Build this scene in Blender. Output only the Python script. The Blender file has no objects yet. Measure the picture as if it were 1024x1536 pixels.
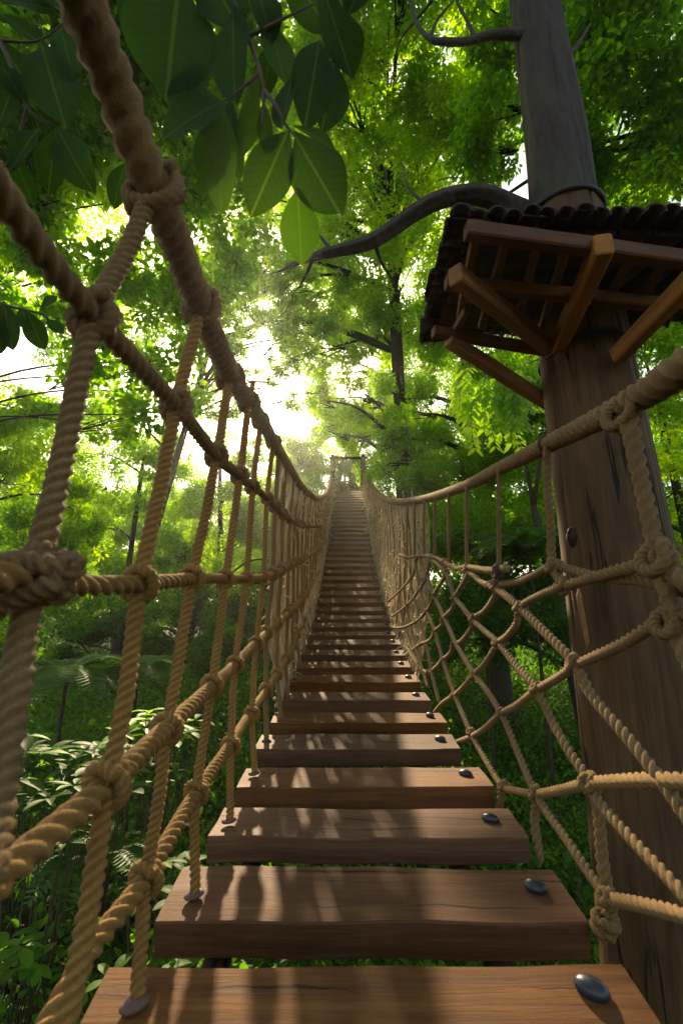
import bpy, math, random
import numpy as np
from mathutils import Vector
random.seed(7)
RNG = np.random.default_rng(11)
sc = bpy.context.scene
COL = sc.collection
R = math.radians
# ------------------------------------------------------------------ camera frame
P = R(15.0)
CP = np.array([0.0, 0.0, 3.4])
RT = np.array([1.0, 0, 0]); FW = np.array([0, math.cos(P), math.sin(P)]); UP = np.array([0, -math.sin(P), math.cos(P)])
F = 700.0
def CF(X, Y, z): return CP + X*RT + Y*UP + z*FW
def W(px, py, z): return CF((px-512)/F*z, (768-py)/F*z, z)
def vnoise(p, s=1.0, seed=0):
    """cheap smooth noise from sines, p (N,3)"""
    r = np.random.default_rng(seed); v = np.zeros(len(p))
    for k in range(6):
        d = r.normal(size=3); d /= np.linalg.norm(d)
        v += np.sin(p@d*s*(1+.55*k) + r.uniform(0, 6.28))/(1+.4*k)
    return v/2.6
# ------------------------------------------------------------------ object helpers
def tag(o, label=None, cat=None, group=None, kind=None):
    if label: o['label'] = label
    if cat: o['category'] = cat
    if group: o['group'] = group
    if kind: o['kind'] = kind
    return o
def link(o, parent=None):
    COL.objects.link(o)
    if parent is not None: o.parent = parent
    return o
def empty(name, loc, label, cat, group=None):
    o = bpy.data.objects.new(name, None); o.location = loc; o.empty_display_size = .1
    COL.objects.link(o); return tag(o, label, cat, group)
def wpos(o):
    l = np.zeros(3)
    while o is not None: l = l + np.array(o.location); o = o.parent
    return l
def mesh_obj(name, V, faces, mat, parent=None, uv=None, rnd=None, smooth=True, origin=None):
    """V (N,3) world; faces: list of index arrays (M,k); one object"""
    V = np.asarray(V, dtype=float)
    if origin is None: origin = V.mean(0) if parent is None else wpos(parent)
    base = wpos(parent) if parent is not None else np.zeros(3)
    me = bpy.data.meshes.new(name)
    loc = (np.asarray(origin, float) - base)
    me.vertices.add(len(V)); me.vertices.foreach_set('co', (V - origin).astype(np.float32).ravel())
    faces = [np.asarray(f, dtype=np.int32) for f in faces if len(f)]
    nl = sum(f.size for f in faces); nf = sum(len(f) for f in faces)
    me.loops.add(nl); me.loops.foreach_set('vertex_index', np.concatenate([f.ravel() for f in faces]))
    me.polygons.add(nf)
    tot = np.concatenate([np.full(len(f), f.shape[1], np.int32) for f in faces])
    st = np.concatenate([[0], np.cumsum(tot)[:-1]]).astype(np.int32)
    me.polygons.foreach_set('loop_start', st)
    try: me.polygons.foreach_set('loop_total', tot)
    except Exception: pass
    me.polygons.foreach_set('use_smooth', np.full(nf, smooth))
    if uv is not None:
        li = np.concatenate([f.ravel() for f in faces])
        l = me.uv_layers.new(name='UVMap'); l.data.foreach_set('uv', np.asarray(uv, np.float32)[li].ravel())
    if rnd is not None:
        a = me.attributes.new('rnd', 'FLOAT', 'POINT'); a.data.foreach_set('value', np.asarray(rnd, np.float32))
    me.update(calc_edges=True); me.validate()
    me.materials.append(mat)
    o = bpy.data.objects.new(name, me); o.location = loc
    return link(o, parent)
class MB:
    def __init__(s): s.V = []; s.q = []; s.t = []; s.uv = []; s.r = []; s.n = 0
    def add(s, V, q=None, t=None, uv=None, r=None):
        V = np.asarray(V, float); n = len(V)
        s.V.append(V)
        if q is not None and len(q): s.q.append(np.asarray(q)+s.n)
        if t is not None and len(t): s.t.append(np.asarray(t)+s.n)
        s.uv.append(np.zeros((n, 2)) if uv is None else np.asarray(uv))
        s.r.append(np.full(n, random.random()) if r is None else np.broadcast_to(np.asarray(r, float), (n,)))
        s.n += n
    def build(s, name, mat, parent=None, **k):
        fs = []
        if s.q: fs.append(np.concatenate(s.q))
        if s.t: fs.append(np.concatenate(s.t))
        return mesh_obj(name, np.concatenate(s.V), fs, mat, parent, uv=np.concatenate(s.uv), rnd=np.concatenate(s.r), **k)
# ------------------------------------------------------------------ materials
def new_mat(name):
    m = bpy.data.materials.new(name); m.use_nodes = True
    nt = m.node_tree; nt.nodes.clear()
    out = nt.nodes.new('ShaderNodeOutputMaterial')
    return m, nt, out
def N(nt, t, **k):
    n = nt.nodes.new(t)
    for a, b in k.items():
        if a in n.inputs: n.inputs[a].default_value = b
        else: setattr(n, a, b)
    return n
def ramp(nt, fac, stops):
    r = nt.nodes.new('ShaderNodeValToRGB'); e = r.color_ramp.elements
    while len(e) < len(stops): e.new(.5)
    for i, (p, c) in enumerate(stops): e[i].position = p; e[i].color = (*c, 1)
    nt.links.new(fac, r.inputs[0]); return r.outputs[0]
def math_(nt, op, a, b=None):
    n = nt.nodes.new('ShaderNodeMath'); n.operation = op
    for i, v in enumerate((a, b)):
        if v is None: continue
        if isinstance(v, (int, float)): n.inputs[i].default_value = v
        else: nt.links.new(v, n.inputs[i])
    return n.outputs[0]
def mixc(nt, f, a, b, mode='MIX'):
    n = nt.nodes.new('ShaderNodeMix'); n.data_type = 'RGBA'; n.blend_type = mode
    if isinstance(f, (int, float)): n.inputs[0].default_value = f
    else: nt.links.new(f, n.inputs[0])
    for i, v in ((6, a), (7, b)):
        if isinstance(v, tuple): n.inputs[i].default_value = (*v, 1)
        else: nt.links.new(v, n.inputs[i])
    return n.outputs[2]
def mapping(nt, src, scale=(1, 1, 1)):
    m = nt.nodes.new('ShaderNodeMapping'); m.inputs['Scale'].default_value = scale
    nt.links.new(src, m.inputs[0]); return m.outputs[0]
def noise(nt, vec, scale, detail=4, rough=.6):
    n = N(nt, 'ShaderNodeTexNoise', Scale=scale, Detail=detail, Roughness=rough); nt.links.new(vec, n.inputs['Vector']); return n.outputs['Fac']
def bump(nt, h, strength, dist, prev=None):
    b = N(nt, 'ShaderNodeBump', Strength=strength, Distance=dist); nt.links.new(h, b.inputs['Height'])
    if prev is not None: nt.links.new(prev, b.inputs['Normal'])
    return b.outputs[0]
def leaf_mat(name, lo, mid, hi, trans, tmix=.5, gloss=.3, rough=.52, veins=False):
    m, nt, out = new_mat(name)
    a = N(nt, 'ShaderNodeAttribute', attribute_name='rnd')
    geo = N(nt, 'ShaderNodeNewGeometry')
    nz = noise(nt, geo.outputs['Position'], .9, 2)
    f = math_(nt, 'ADD', math_(nt, 'MULTIPLY', a.outputs['Fac'], .7), math_(nt, 'MULTIPLY', nz, .3))
    c = ramp(nt, f, [(0.1, lo), (.5, mid), (.9, hi)])
    tc = mixc(nt, 1.0, c, trans, 'MULTIPLY')
    p = N(nt, 'ShaderNodeBsdfPrincipled', Roughness=rough); p.inputs['Specular IOR Level'].default_value = gloss
    t = N(nt, 'ShaderNodeBsdfTranslucent')
    nrm = None
    if veins:
        uv = N(nt, 'ShaderNodeUVMap'); sep = N(nt, 'ShaderNodeSeparateXYZ'); nt.links.new(uv.outputs[0], sep.inputs[0])
        ax = math_(nt, 'ABSOLUTE', math_(nt, 'SUBTRACT', sep.outputs[0], .5))
        ph = math_(nt, 'MULTIPLY', math_(nt, 'SUBTRACT', sep.outputs[1], math_(nt, 'MULTIPLY', ax, .55)), 75.0)
        s = math_(nt, 'POWER', math_(nt, 'ABSOLUTE', math_(nt, 'SINE', math_(nt, 'MULTIPLY', ph, .5))), .35)
        mid_ = math_(nt, 'LESS_THAN', ax, .022)
        vn = math_(nt, 'SUBTRACT', s, 0.0)
        c = mixc(nt, math_(nt, 'MULTIPLY', math_(nt, 'SUBTRACT', 1.0, vn), .22), c, (.035, .07, .012))
        c = mixc(nt, math_(nt, 'MULTIPLY', mid_, .5), c, (.06, .10, .025))
        tc = mixc(nt, 1.0, c, trans, 'MULTIPLY')
        nrm = bump(nt, math_(nt, 'SUBTRACT', vn, mid_), .5, .0015)
        nrm = bump(nt, noise(nt, mapping(nt, uv.outputs[0], (30, 50, 1)), 1.0, 3), .2, .001, nrm)
        nt.links.new(nrm, p.inputs['Normal']); nt.links.new(nrm, t.inputs['Normal'])
    nt.links.new(c, p.inputs['Base Color']); nt.links.new(tc, t.inputs[0])
    mx = N(nt, 'ShaderNodeMixShader'); mx.inputs[0].default_value = tmix
    nt.links.new(p.outputs[0], mx.inputs[1]); nt.links.new(t.outputs[0], mx.inputs[2])
    nt.links.new(mx.outputs[0], out.inputs[0]); return m
M = {}
M['leaf_sun'] = leaf_mat('leaf_yellow_green', (.06, .15, .012), (.11, .22, .015), (.19, .29, .018), (4.2, 3.5, .8), .72, .2)  # sunlit look put into the leaf colour, brighter and more translucent than leaf_mid
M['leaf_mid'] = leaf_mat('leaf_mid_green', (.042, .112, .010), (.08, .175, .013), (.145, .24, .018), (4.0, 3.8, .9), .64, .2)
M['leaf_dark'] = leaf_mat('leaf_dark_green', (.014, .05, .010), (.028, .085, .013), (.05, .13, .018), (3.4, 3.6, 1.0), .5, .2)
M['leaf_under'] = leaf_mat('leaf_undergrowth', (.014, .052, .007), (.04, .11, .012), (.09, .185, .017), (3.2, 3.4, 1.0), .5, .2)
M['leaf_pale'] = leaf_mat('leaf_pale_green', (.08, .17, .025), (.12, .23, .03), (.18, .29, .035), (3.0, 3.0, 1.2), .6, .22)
M['leaf_big'] = leaf_mat('leaf_big_branch', (.008, .028, .002), (.014, .05, .003), (.04, .10, .006), (3.0, 2.8, .4), .35, .08, .6, True)
M['leaf_lime'] = leaf_mat('leaf_lime', (.12, .24, .02), (.16, .30, .025), (.22, .36, .03), (3.0, 2.8, 1.2), .5)
M['fern'] = leaf_mat('fern_green', (.03, .085, .012), (.05, .13, .018), (.08, .17, .022), (2.4, 2.6, 1.5), .4)
def rope_mat(name, dark, lite, hairy=1.0):
    m, nt, out = new_mat(name)
    uv = N(nt, 'ShaderNodeUVMap'); geo = N(nt, 'ShaderNodeNewGeometry')
    fib = noise(nt, mapping(nt, uv.outputs[0], (26, 60, 1)), 1.0, 5, .7)
    fib2 = noise(nt, mapping(nt, uv.outputs[0], (9, 14, 1)), 1.0, 3, .6)
    big = noise(nt, geo.outputs['Position'], 7.0, 4)
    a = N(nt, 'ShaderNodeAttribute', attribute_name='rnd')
    c = ramp(nt, math_(nt, 'ADD', math_(nt, 'MULTIPLY', fib, .65), math_(nt, 'MULTIPLY', fib2, .35)), [(.3, dark), (.7, lite)])
    c = mixc(nt, math_(nt, 'MULTIPLY', ramp_fac(nt, big, .45, .75), .45), c, tuple(x*.55 for x in dark))
    # strand shading painted in as a dark stripe, turned slightly off the grooves
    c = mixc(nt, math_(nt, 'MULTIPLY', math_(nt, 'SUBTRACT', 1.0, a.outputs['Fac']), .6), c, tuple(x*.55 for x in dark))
    p = N(nt, 'ShaderNodeBsdfPrincipled', Roughness=.85); p.inputs['Specular IOR Level'].default_value = .2
    p.inputs['Sheen Weight'].default_value = .1; p.inputs['Sheen Roughness'].default_value = .4
    p.inputs['Sheen Tint'].default_value = (1, .85, .6, 1)
    nt.links.new(c, p.inputs['Base Color'])
    nt.links.new(bump(nt, math_(nt, 'ADD', fib, math_(nt, 'MULTIPLY', fib2, .6)), .9, .0025), p.inputs['Normal'])
    nt.links.new(p.outputs[0], out.inputs[0]); return m
def ramp_fac(nt, v, a, b):
    n = nt.nodes.new('ShaderNodeMapRange'); n.inputs[1].default_value = a; n.inputs[2].default_value = b
    nt.links.new(v, n.inputs[0]); return n.outputs[0]
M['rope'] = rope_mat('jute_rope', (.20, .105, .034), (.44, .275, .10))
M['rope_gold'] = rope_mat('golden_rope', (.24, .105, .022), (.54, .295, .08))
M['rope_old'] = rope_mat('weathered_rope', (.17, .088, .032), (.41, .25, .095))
M['rope_pale'] = rope_mat('sunlit_toned_cord', (.34, .23, .11), (.66, .50, .29))  # paler than the other ropes: sunlight on the netting put into the colour
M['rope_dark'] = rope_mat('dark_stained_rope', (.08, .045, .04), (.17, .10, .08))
def wood_mat(name, base, dark, lite, axis=0, red=None, crack=.9, rough=.68, scale=1.0):
    m, nt, out = new_mat(name)
    tc = N(nt, 'ShaderNodeTexCoord'); oi = N(nt, 'ShaderNodeObjectInfo')
    mp = nt.nodes.new('ShaderNodeVectorMath'); mp.operation = 'MULTIPLY_ADD'
    nt.links.new(tc.outputs['Object'], mp.inputs[0]); mp.inputs[1].default_value = (1, 1, 1)
    cmb = nt.nodes.new('ShaderNodeCombineXYZ')
    for i in range(3): nt.links.new(math_(nt, 'MULTIPLY', oi.outputs['Random'], (7.3, 13.1, 5.7)[i]), cmb.inputs[i])
    nt.links.new(cmb.outputs[0], mp.inputs[2]); v = mp.outputs[0]
    s1 = [30*scale]*3; s1[axis] = 1.6*scale
    s2 = [150*scale]*3; s2[axis] = 6*scale
    s3 = [6*scale]*3; s3[axis] = .40*scale
    g1 = noise(nt, mapping(nt, v, s1), 1, 5, .65); g2 = noise(nt, mapping(nt, v, s2), 1, 4, .7)
    ck = noise(nt, mapping(nt, v, s3), 1, 5, .55)
    blot = noise(nt, v, 4.0*scale, 4)
    c = ramp(nt, math_(nt, 'ADD', math_(nt, 'MULTIPLY', g1, .6), math_(nt, 'MULTIPLY', g2, .4)), [(.3, dark), (.5, base), (.72, lite)])
    c = mixc(nt, math_(nt, 'MULTIPLY', ramp_fac(nt, blot, .4, .7), .5), c, tuple(x*.55 for x in base))
    d = math_(nt, 'ABSOLUTE', math_(nt, 'SUBTRACT', ck, .5))
    line = math_(nt, 'SUBTRACT', 1.0, ramp_fac(nt, d, .003, .012))
    brk = ramp_fac(nt, noise(nt, v, 2.3*scale, 2), .42, .50)
    line = math_(nt, 'MULTIPLY', line, brk)
    if axis == 0:
        sp = N(nt, 'ShaderNodeSeparateXYZ'); nt.links.new(tc.outputs['Object'], sp.inputs[0])
        line = None
        for kk, (fr, off) in enumerate(((1.3, 3.1), (2.1, 9.7), (1.7, 5.3))):
            wv = nt.nodes.new('ShaderNodeTexNoise'); wv.noise_dimensions = '1D'; wv.inputs['Scale'].default_value = fr; wv.inputs['Detail'].default_value = 5; wv.inputs['Roughness'].default_value = .55
            nt.links.new(math_(nt, 'ADD', sp.outputs[0], math_(nt, 'MULTIPLY', oi.outputs['Random'], 31.0*off)), wv.inputs['W'])
            y0 = math_(nt, 'MULTIPLY', math_(nt, 'SUBTRACT', math_(nt, 'FRACT', math_(nt, 'MULTIPLY', oi.outputs['Random'], 57.0*off)), .5), .17)
            dd = math_(nt, 'ABSOLUTE', math_(nt, 'SUBTRACT', math_(nt, 'SUBTRACT', sp.outputs[1], y0), math_(nt, 'MULTIPLY', math_(nt, 'SUBTRACT', wv.outputs['Fac'], .5), .09)))
            mk_ = nt.nodes.new('ShaderNodeTexNoise'); mk_.noise_dimensions = '1D'; mk_.inputs['Scale'].default_value = 2.2
            nt.links.new(math_(nt, 'ADD', sp.outputs[0], math_(nt, 'MULTIPLY', oi.outputs['Random'], 77.0*off)), mk_.inputs['W'])
            wd_ = math_(nt, 'MULTIPLY', ramp_fac(nt, mk_.outputs['Fac'], .46, .66), .0034)
            l_ = math_(nt, 'LESS_THAN', dd, wd_)
            line = l_ if line is None else math_(nt, 'MAXIMUM', line, l_)
    c = mixc(nt, math_(nt, 'MULTIPLY', line, crack), c, (.012, .008, .006))
    var = nt.nodes.new('ShaderNodeHueSaturation'); nt.links.new(c, var.inputs['Color'])
    nt.links.new(math_(nt, 'ADD', math_(nt, 'MULTIPLY', oi.outputs['Random'], .35), .86), var.inputs['Value']); nt.links.new(math_(nt, 'ADD', math_(nt, 'MULTIPLY', math_(nt, 'FRACT', math_(nt, 'MULTIPLY', oi.outputs['Random'], 17.3)), .3), .9), var.inputs['Saturation']); c = var.outputs[0]
    p = N(nt, 'ShaderNodeBsdfPrincipled'); p.inputs['Specular IOR Level'].default_value = .22
    nt.links.new(c, p.inputs['Base Color'])
    rr = math_(nt, 'ADD', math_(nt, 'MULTIPLY', g1, .3), rough-.12); nt.links.new(rr, p.inputs['Roughness'])
    b1 = bump(nt, math_(nt, 'ADD', math_(nt, 'MULTIPLY', g1, .5), math_(nt, 'MULTIPLY', g2, .6)), .55, .004)
    b2 = bump(nt, math_(nt, 'SUBTRACT', 1.0, line), .8, .012, b1)
    nt.links.new(b2, p.inputs['Normal']); nt.links.new(p.outputs[0], out.inputs[0]); return m
M['plank'] = wood_mat('plank_wood', (.128, .054, .020), (.048, .018, .008), (.235, .115, .048), 0)
M['stringer'] = wood_mat('stringer_wood', (.07, .035, .02), (.04, .02, .012), (.10, .06, .035), 1)
M['post'] = wood_mat('weathered_post', (.105, .062, .032), (.045, .024, .011), (.19, .125, .07), 2, rough=.75, scale=.8)
M['brace'] = wood_mat('orange_timber', (.33, .14, .042), (.18, .068, .02), (.44, .215, .07), 0, crack=.3, scale=1.5)
M['redwood'] = wood_mat('red_timber', (.15, .062, .02), (.075, .03, .010), (.21, .095, .035), 0, crack=.3, scale=1.5)
M['darkwood'] = wood_mat('dark_boards', (.04, .02, .012), (.02, .010, .007), (.065, .035, .022), 1, crack=.5)
def bark_mat(name, a, b, moss=0.0):
    m, nt, out = new_mat(name)
    tc = N(nt, 'ShaderNodeTexCoord'); v = tc.outputs['Object']
    g = noise(nt, mapping(nt, v, (16, 16, 3.5)), 1, 6, .7); h = noise(nt, mapping(nt, v, (50, 50, 12)), 1, 4, .7)
    vo = N(nt, 'ShaderNodeTexVoronoi', Scale=1.0); nt.links.new(mapping(nt, v, (22, 22, 5)), vo.inputs['Vector'])
    c = ramp(nt, math_(nt, 'ADD', math_(nt, 'MULTIPLY', g, .6), math_(nt, 'MULTIPLY', h, .4)), [(.3, a), (.7, b)])
    if moss: c = mixc(nt, math_(nt, 'MULTIPLY', ramp_fac(nt, noise(nt, v, 3.0, 4), .45, .65), moss), c, (.05, .08, .02))
    p = N(nt, 'ShaderNodeBsdfPrincipled', Roughness=.85); nt.links.new(c, p.inputs['Base Color'])
    nt.links.new(bump(nt, math_(nt, 'ADD', g, math_(nt, 'MULTIPLY', vo.outputs['Distance'], .7)), .9, .02), p.inputs['Normal'])
    nt.links.new(p.outputs[0], out.inputs[0]); return m
M['bark'] = bark_mat('bark_grey_brown', (.016, .009, .005), (.068, .043, .023), .3)
M['bark_dark'] = bark_mat('bark_dark', (.016, .010, .007), (.06, .04, .025))
M['bark_pale'] = bark_mat('bark_pale', (.09, .07, .05), (.24, .2, .15), .25)
M['tile'] = bark_mat('mossy_clay_tile', (.016, .008, .005), (.06, .03, .017), .15)
def plain(name, col, rough, metal=0.0, spec=.5, bumpy=0):
    m, nt, out = new_mat(name)
    tc = N(nt, 'ShaderNodeTexCoord'); n = noise(nt, tc.outputs['Object'], 60, 4)
    c = mixc(nt, n, tuple(x*.7 for x in col), tuple(min(1, x*1.3) for x in col))
    p = N(nt, 'ShaderNodeBsdfPrincipled', Roughness=rough, Metallic=metal); p.inputs['Specular IOR Level'].default_value = spec
    nt.links.new(c, p.inputs['Base Color'])
    if bumpy: nt.links.new(bump(nt, n, bumpy, .002), p.inputs['Normal'])
    nt.links.new(p.outputs[0], out.inputs[0]); return m
M['bolt'] = plain('dark_glossy_bolt', (.022, .024, .03), .34, 0.0, .5, .3)
M['rope_end'] = plain('worn_rope_end', (.14, .075, .05), .6, 0, .4, .6)
M['iron'] = plain('rusty_iron', (.05, .04, .035), .6, .5, .5, .5)
M['stem'] = plain('twig', (.07, .04, .025), .6, 0, .3, .4)
M['green_stem'] = plain('green_stem', (.06, .10, .03), .5, 0, .3)
def ground_mat():
    m, nt, out = new_mat('forest_floor')
    geo = N(nt, 'ShaderNodeNewGeometry'); v = geo.outputs['Position']
    n1 = noise(nt, v, 1.6, 6); n2 = noise(nt, v, 30, 5)
    c = ramp(nt, n1, [(.3, (.016, .012, .007)), (.5, (.03, .03, .012)), (.7, (.028, .05, .014))])
    c = mixc(nt, math_(nt, 'MULTIPLY', n2, .5), c, (.05, .035, .02))
    p = N(nt, 'ShaderNodeBsdfPrincipled', Roughness=.95); nt.links.new(c, p.inputs['Base Color'])
    nt.links.new(bump(nt, n2, .8, .04), p.inputs['Normal']); nt.links.new(p.outputs[0], out.inputs[0]); return m
M['ground'] = ground_mat()
# ------------------------------------------------------------------ curves and ropes
def catmull(pts, n):
    pts = np.asarray(pts, float)
    if len(pts) < 3:
        t = np.linspace(0, 1, n)[:, None]; return pts[0]*(1-t) + pts[-1]*t
    p = np.vstack([2*pts[0]-pts[1], pts, 2*pts[-1]-pts[-2]])
    t = np.linspace(0, len(pts)-1-1e-9, n); i = t.astype(int); f = (t-i)[:, None]
    a, b, c, d = p[i], p[i+1], p[i+2], p[i+3]
    return .5*((2*b) + (-a+c)*f + (2*a-5*b+4*c-d)*f**2 + (-a+3*b-3*c+d)*f**3)
def arclen(pts, per=14):
    q = catmull(pts, max(2, (len(pts)-1)*per+1)) if len(pts) > 2 else np.asarray(pts, float)
    s = np.concatenate([[0], np.cumsum(np.linalg.norm(np.diff(q, axis=0), axis=1))]); return q, s
def frames(q):
    T = np.gradient(q, axis=0); T /= np.linalg.norm(T, axis=1)[:, None]+1e-12
    n = np.cross(T[0], [0.3, 1, .2]); n /= np.linalg.norm(n); Ns = [n]
    for i in range(1, len(q)):
        n = Ns[-1] - T[i]*np.dot(Ns[-1], T[i]); n /= np.linalg.norm(n)+1e-12; Ns.append(n)
    Ns = np.array(Ns); return T, Ns, np.cross(T, Ns)
def rope_into(mb, pts, rad, seg=18, lay=None, hairs=0, depth_ds=0.0, flat=False, wob=0.0, phase=None, closed=False, laym=1.0, relief=.85):
    """sweep a three-strand laid rope along pts; rad scalar or per-point"""
    pts = np.asarray(pts, float)
    q0, s0 = arclen(pts)
    rad = np.broadcast_to(np.asarray(rad, float), (len(pts),))
    r0 = np.interp(np.linspace(0, len(pts)-1, len(q0)), np.arange(len(pts)), rad)
    D = 2*r0.mean(); 
    ds = D*.17 if not flat else D*1.6
    ds = max(ds, depth_ds)
    n = max(3, int(s0[-1]/ds)+1)
    s = np.linspace(0, s0[-1], n)
    q = np.stack([np.interp(s, s0, q0[:, k]) for k in range(3)], 1); r = np.interp(s, s0, r0)
    if wob:
        q = q + wob*np.stack([vnoise(q, 9, 1), vnoise(q, 9, 2), vnoise(q, 9, 3)], 1)*np.minimum(1, np.minimum(s, s[-1]-s)/(.06))[:, None]
    T, A, B = frames(q)
    th = np.linspace(0, 2*math.pi, seg, endpoint=False)
    if flat:
        rho = np.ones((n, seg)); groove_shade = rho.copy()
    else:
        # strand phase turns once per lay length
        w = np.cumsum(np.concatenate([[0], np.diff(s)/(3.1*laym*r[1:])]))*2*math.pi
        ph = th[None, :] - w[:, None] + (random.random()*6 if phase is None else phase)
        phi = (ph+math.pi/3) % (2*math.pi/3) - math.pi/3
        d, rs = .54, .47
        rho = d*np.cos(phi)+np.sqrt(np.maximum(rs**2-(d*np.sin(phi))**2, .0008))
        rho = np.maximum(rho, .58); groove_shade = .5+.5*np.cos(3*ph+1.1); rho = (1-relief)+relief*rho  # tone wave that paints the shade of the twist, offset from the grooves
        rho = rho*(1+.02*np.sin(ph*7+s[:, None]*300))
    V = q[:, None, :] + (r[:, None]*rho)[:, :, None]*(np.cos(th)[None, :, None]*A[:, None, :] + np.sin(th)[None, :, None]*B[:, None, :])
    idx = np.arange(n*seg).reshape(n, seg); a = idx[:-1]; b = idx[1:]
    Q = np.stack([a, np.roll(a, -1, 1), np.roll(b, -1, 1), b], -1).reshape(-1, 4)
    uv = np.stack([np.broadcast_to(np.minimum(th, 2*math.pi-th)/math.pi, (n, seg)), np.broadcast_to(s[:, None]/(D*4), (n, seg))], -1).reshape(-1, 2)
    caps = [[n*seg, int(idx[0, (k+1) % seg]), int(idx[0, k])] for k in range(seg)] + [[n*seg+1, int(idx[-1, k]), int(idx[-1, (k+1) % seg])] for k in range(seg)]
    VV = np.vstack([V.reshape(-1, 3), q[0]-T[0]*r[0]*.25, q[-1]+T[-1]*r[-1]*.25])
    uv = np.vstack([uv, [[0, 0], [0, 0]]])
    mb.add(VV, Q, caps, uv, np.concatenate([groove_shade.ravel(), [1, 1]]))
    if hairs:
        m = int(hairs*1.2*s0[-1]); k = RNG.integers(0, n, m); j = RNG.integers(0, seg, m)
        b0 = V[k, j]; out = b0-q[k]; out /= np.linalg.norm(out, axis=1)[:, None]
        tg = T[k]*RNG.choice([-1, 1], m)[:, None]
        dirn = out*RNG.uniform(.3, 1, (m, 1)) + tg*RNG.uniform(.3, 1.2, (m, 1)) + RNG.normal(0, .35, (m, 3))
        dirn /= np.linalg.norm(dirn, axis=1)[:, None]
        L = r[k]*RNG.uniform(.25, .9, m); L = np.minimum(L, .014)
        side = np.cross(dirn, out); side /= np.linalg.norm(side, axis=1)[:, None]+1e-9
        b0 = b0 - out*.001
        mid = b0 + dirn*L[:, None]*.55 ; tip = b0 + dirn*L[:, None] + RNG.normal(0, .15, (m, 3))*L[:, None]
        wd = .0003
        HV = np.stack([b0-side*wd, b0+side*wd, mid+side*wd*.8, mid-side*wd*.8, tip], 1).reshape(-1, 3)
        i0 = np.arange(m)*5
        mb.add(HV, np.stack([i0, i0+1, i0+2, i0+3], 1), np.stack([i0+3, i0+2, i0+4], 1), None, 1.0)
def rope(name, pts, rad, mat, parent, label=None, **k):
    mb = MB(); rope_into(mb, pts, rad, **k); o = mb.build(name, mat, parent)
    return tag(o, label)
def unit(v): v = np.asarray(v, float); return v/(np.linalg.norm(v)+1e-12)
def knot_into(mb, c, axis, cross, R0, r, seg=12, hairs=0, turns=2, flat=False, sq=1.0):
    """rope of radius r wrapped around the rope of radius R0 that runs along axis at c; cross = direction of the tied rope"""
    axis = unit(axis); cross = unit(np.asarray(cross)-axis*np.dot(axis, cross)); third = np.cross(axis, cross)
    n = 40
    t = np.linspace(0, 1, n)
    ang = t*2*math.pi*turns + .4
    off = (t-.5)*2*r*1.05*(turns-.3) + r*.35*np.sin(ang)
    R0 = R0*.8; rr = (R0+r*.75)*(1+.06*np.sin(ang*.5+1))
    pts = np.asarray(c) + axis*off[:, None] + cross*(rr*np.cos(ang)*sq)[:, None] + third*(rr*np.sin(ang))[:, None]
    rope_into(mb, pts, r, seg=seg, hairs=hairs, flat=flat, relief=.8)
    # a cross turn lying over the wraps
    a2 = np.linspace(-.9, 2.4, 16)
    p2 = np.asarray(c) + axis*((np.linspace(-1, 1, 16))*r*1.5)[:, None] + cross*((R0+r*1.15)*np.cos(a2))[:, None]*sq - third*((R0+r*1.15)*np.sin(a2))[:, None]
    rope_into(mb, p2, r*.95, seg=seg, hairs=hairs, flat=flat, relief=.8)
# ------------------------------------------------------------------ solid helpers
def beam_into(mb, a, b, w, h, upv=(0, 0, 1), nseg=8, jit=.002, bev=.12, seed=0):
    """rounded, slightly uneven timber from a to b; w across, h along upv"""
    a, b = np.asarray(a, float), np.asarray(b, float)
    X = unit(b-a); Z = unit(np.asarray(upv)-X*np.dot(X, upv)); Y = np.cross(Z, X)
    k = min(w, h)*bev
    y, z = w/2, h/2
    prof = [(-y+k, -z), (0, -z), (y-k, -z), (y, -z+k), (y, 0), (y, z-k), (y-k, z), (0, z), (-y+k, z), (-y, z-k), (-y, 0), (-y, -z+k)]
    m = len(prof); L = np.linalg.norm(b-a)
    ts = np.concatenate([[0, k/L*.5], np.linspace(0, 1, nseg+2)[1:-1], [1-k/L*.5, 1]])
    rows = []
    for i, t in enumerate(ts):
        sc_ = 1-(.6*k/min(y, z) if i in (0, len(ts)-1) else 0)
        rows.append([a + X*L*t + Y*py*sc_ + Z*pz*sc_ for py, pz in prof])
    V = np.array(rows).reshape(-1, 3)
    V = V + jit*np.stack([vnoise(V, 11, seed+1), vnoise(V, 11, seed+2), vnoise(V, 11, seed+3)], 1)
    idx = np.arange(len(ts)*m).reshape(-1, m); A, B = idx[:-1], idx[1:]
    Q = np.stack([A, np.roll(A, -1, 1), np.roll(B, -1, 1), B], -1).reshape(-1, 4)
    c0, c1 = len(V), len(V)+1
    T = [[c0, idx[0, (j+1) % m], idx[0, j]] for j in range(m)] + [[c1, idx[-1, j], idx[-1, (j+1) % m]] for j in range(m)]
    V = np.vstack([V, V[idx[0]].mean(0), V[idx[-1]].mean(0)])
    mb.add(V, Q, T)
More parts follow.
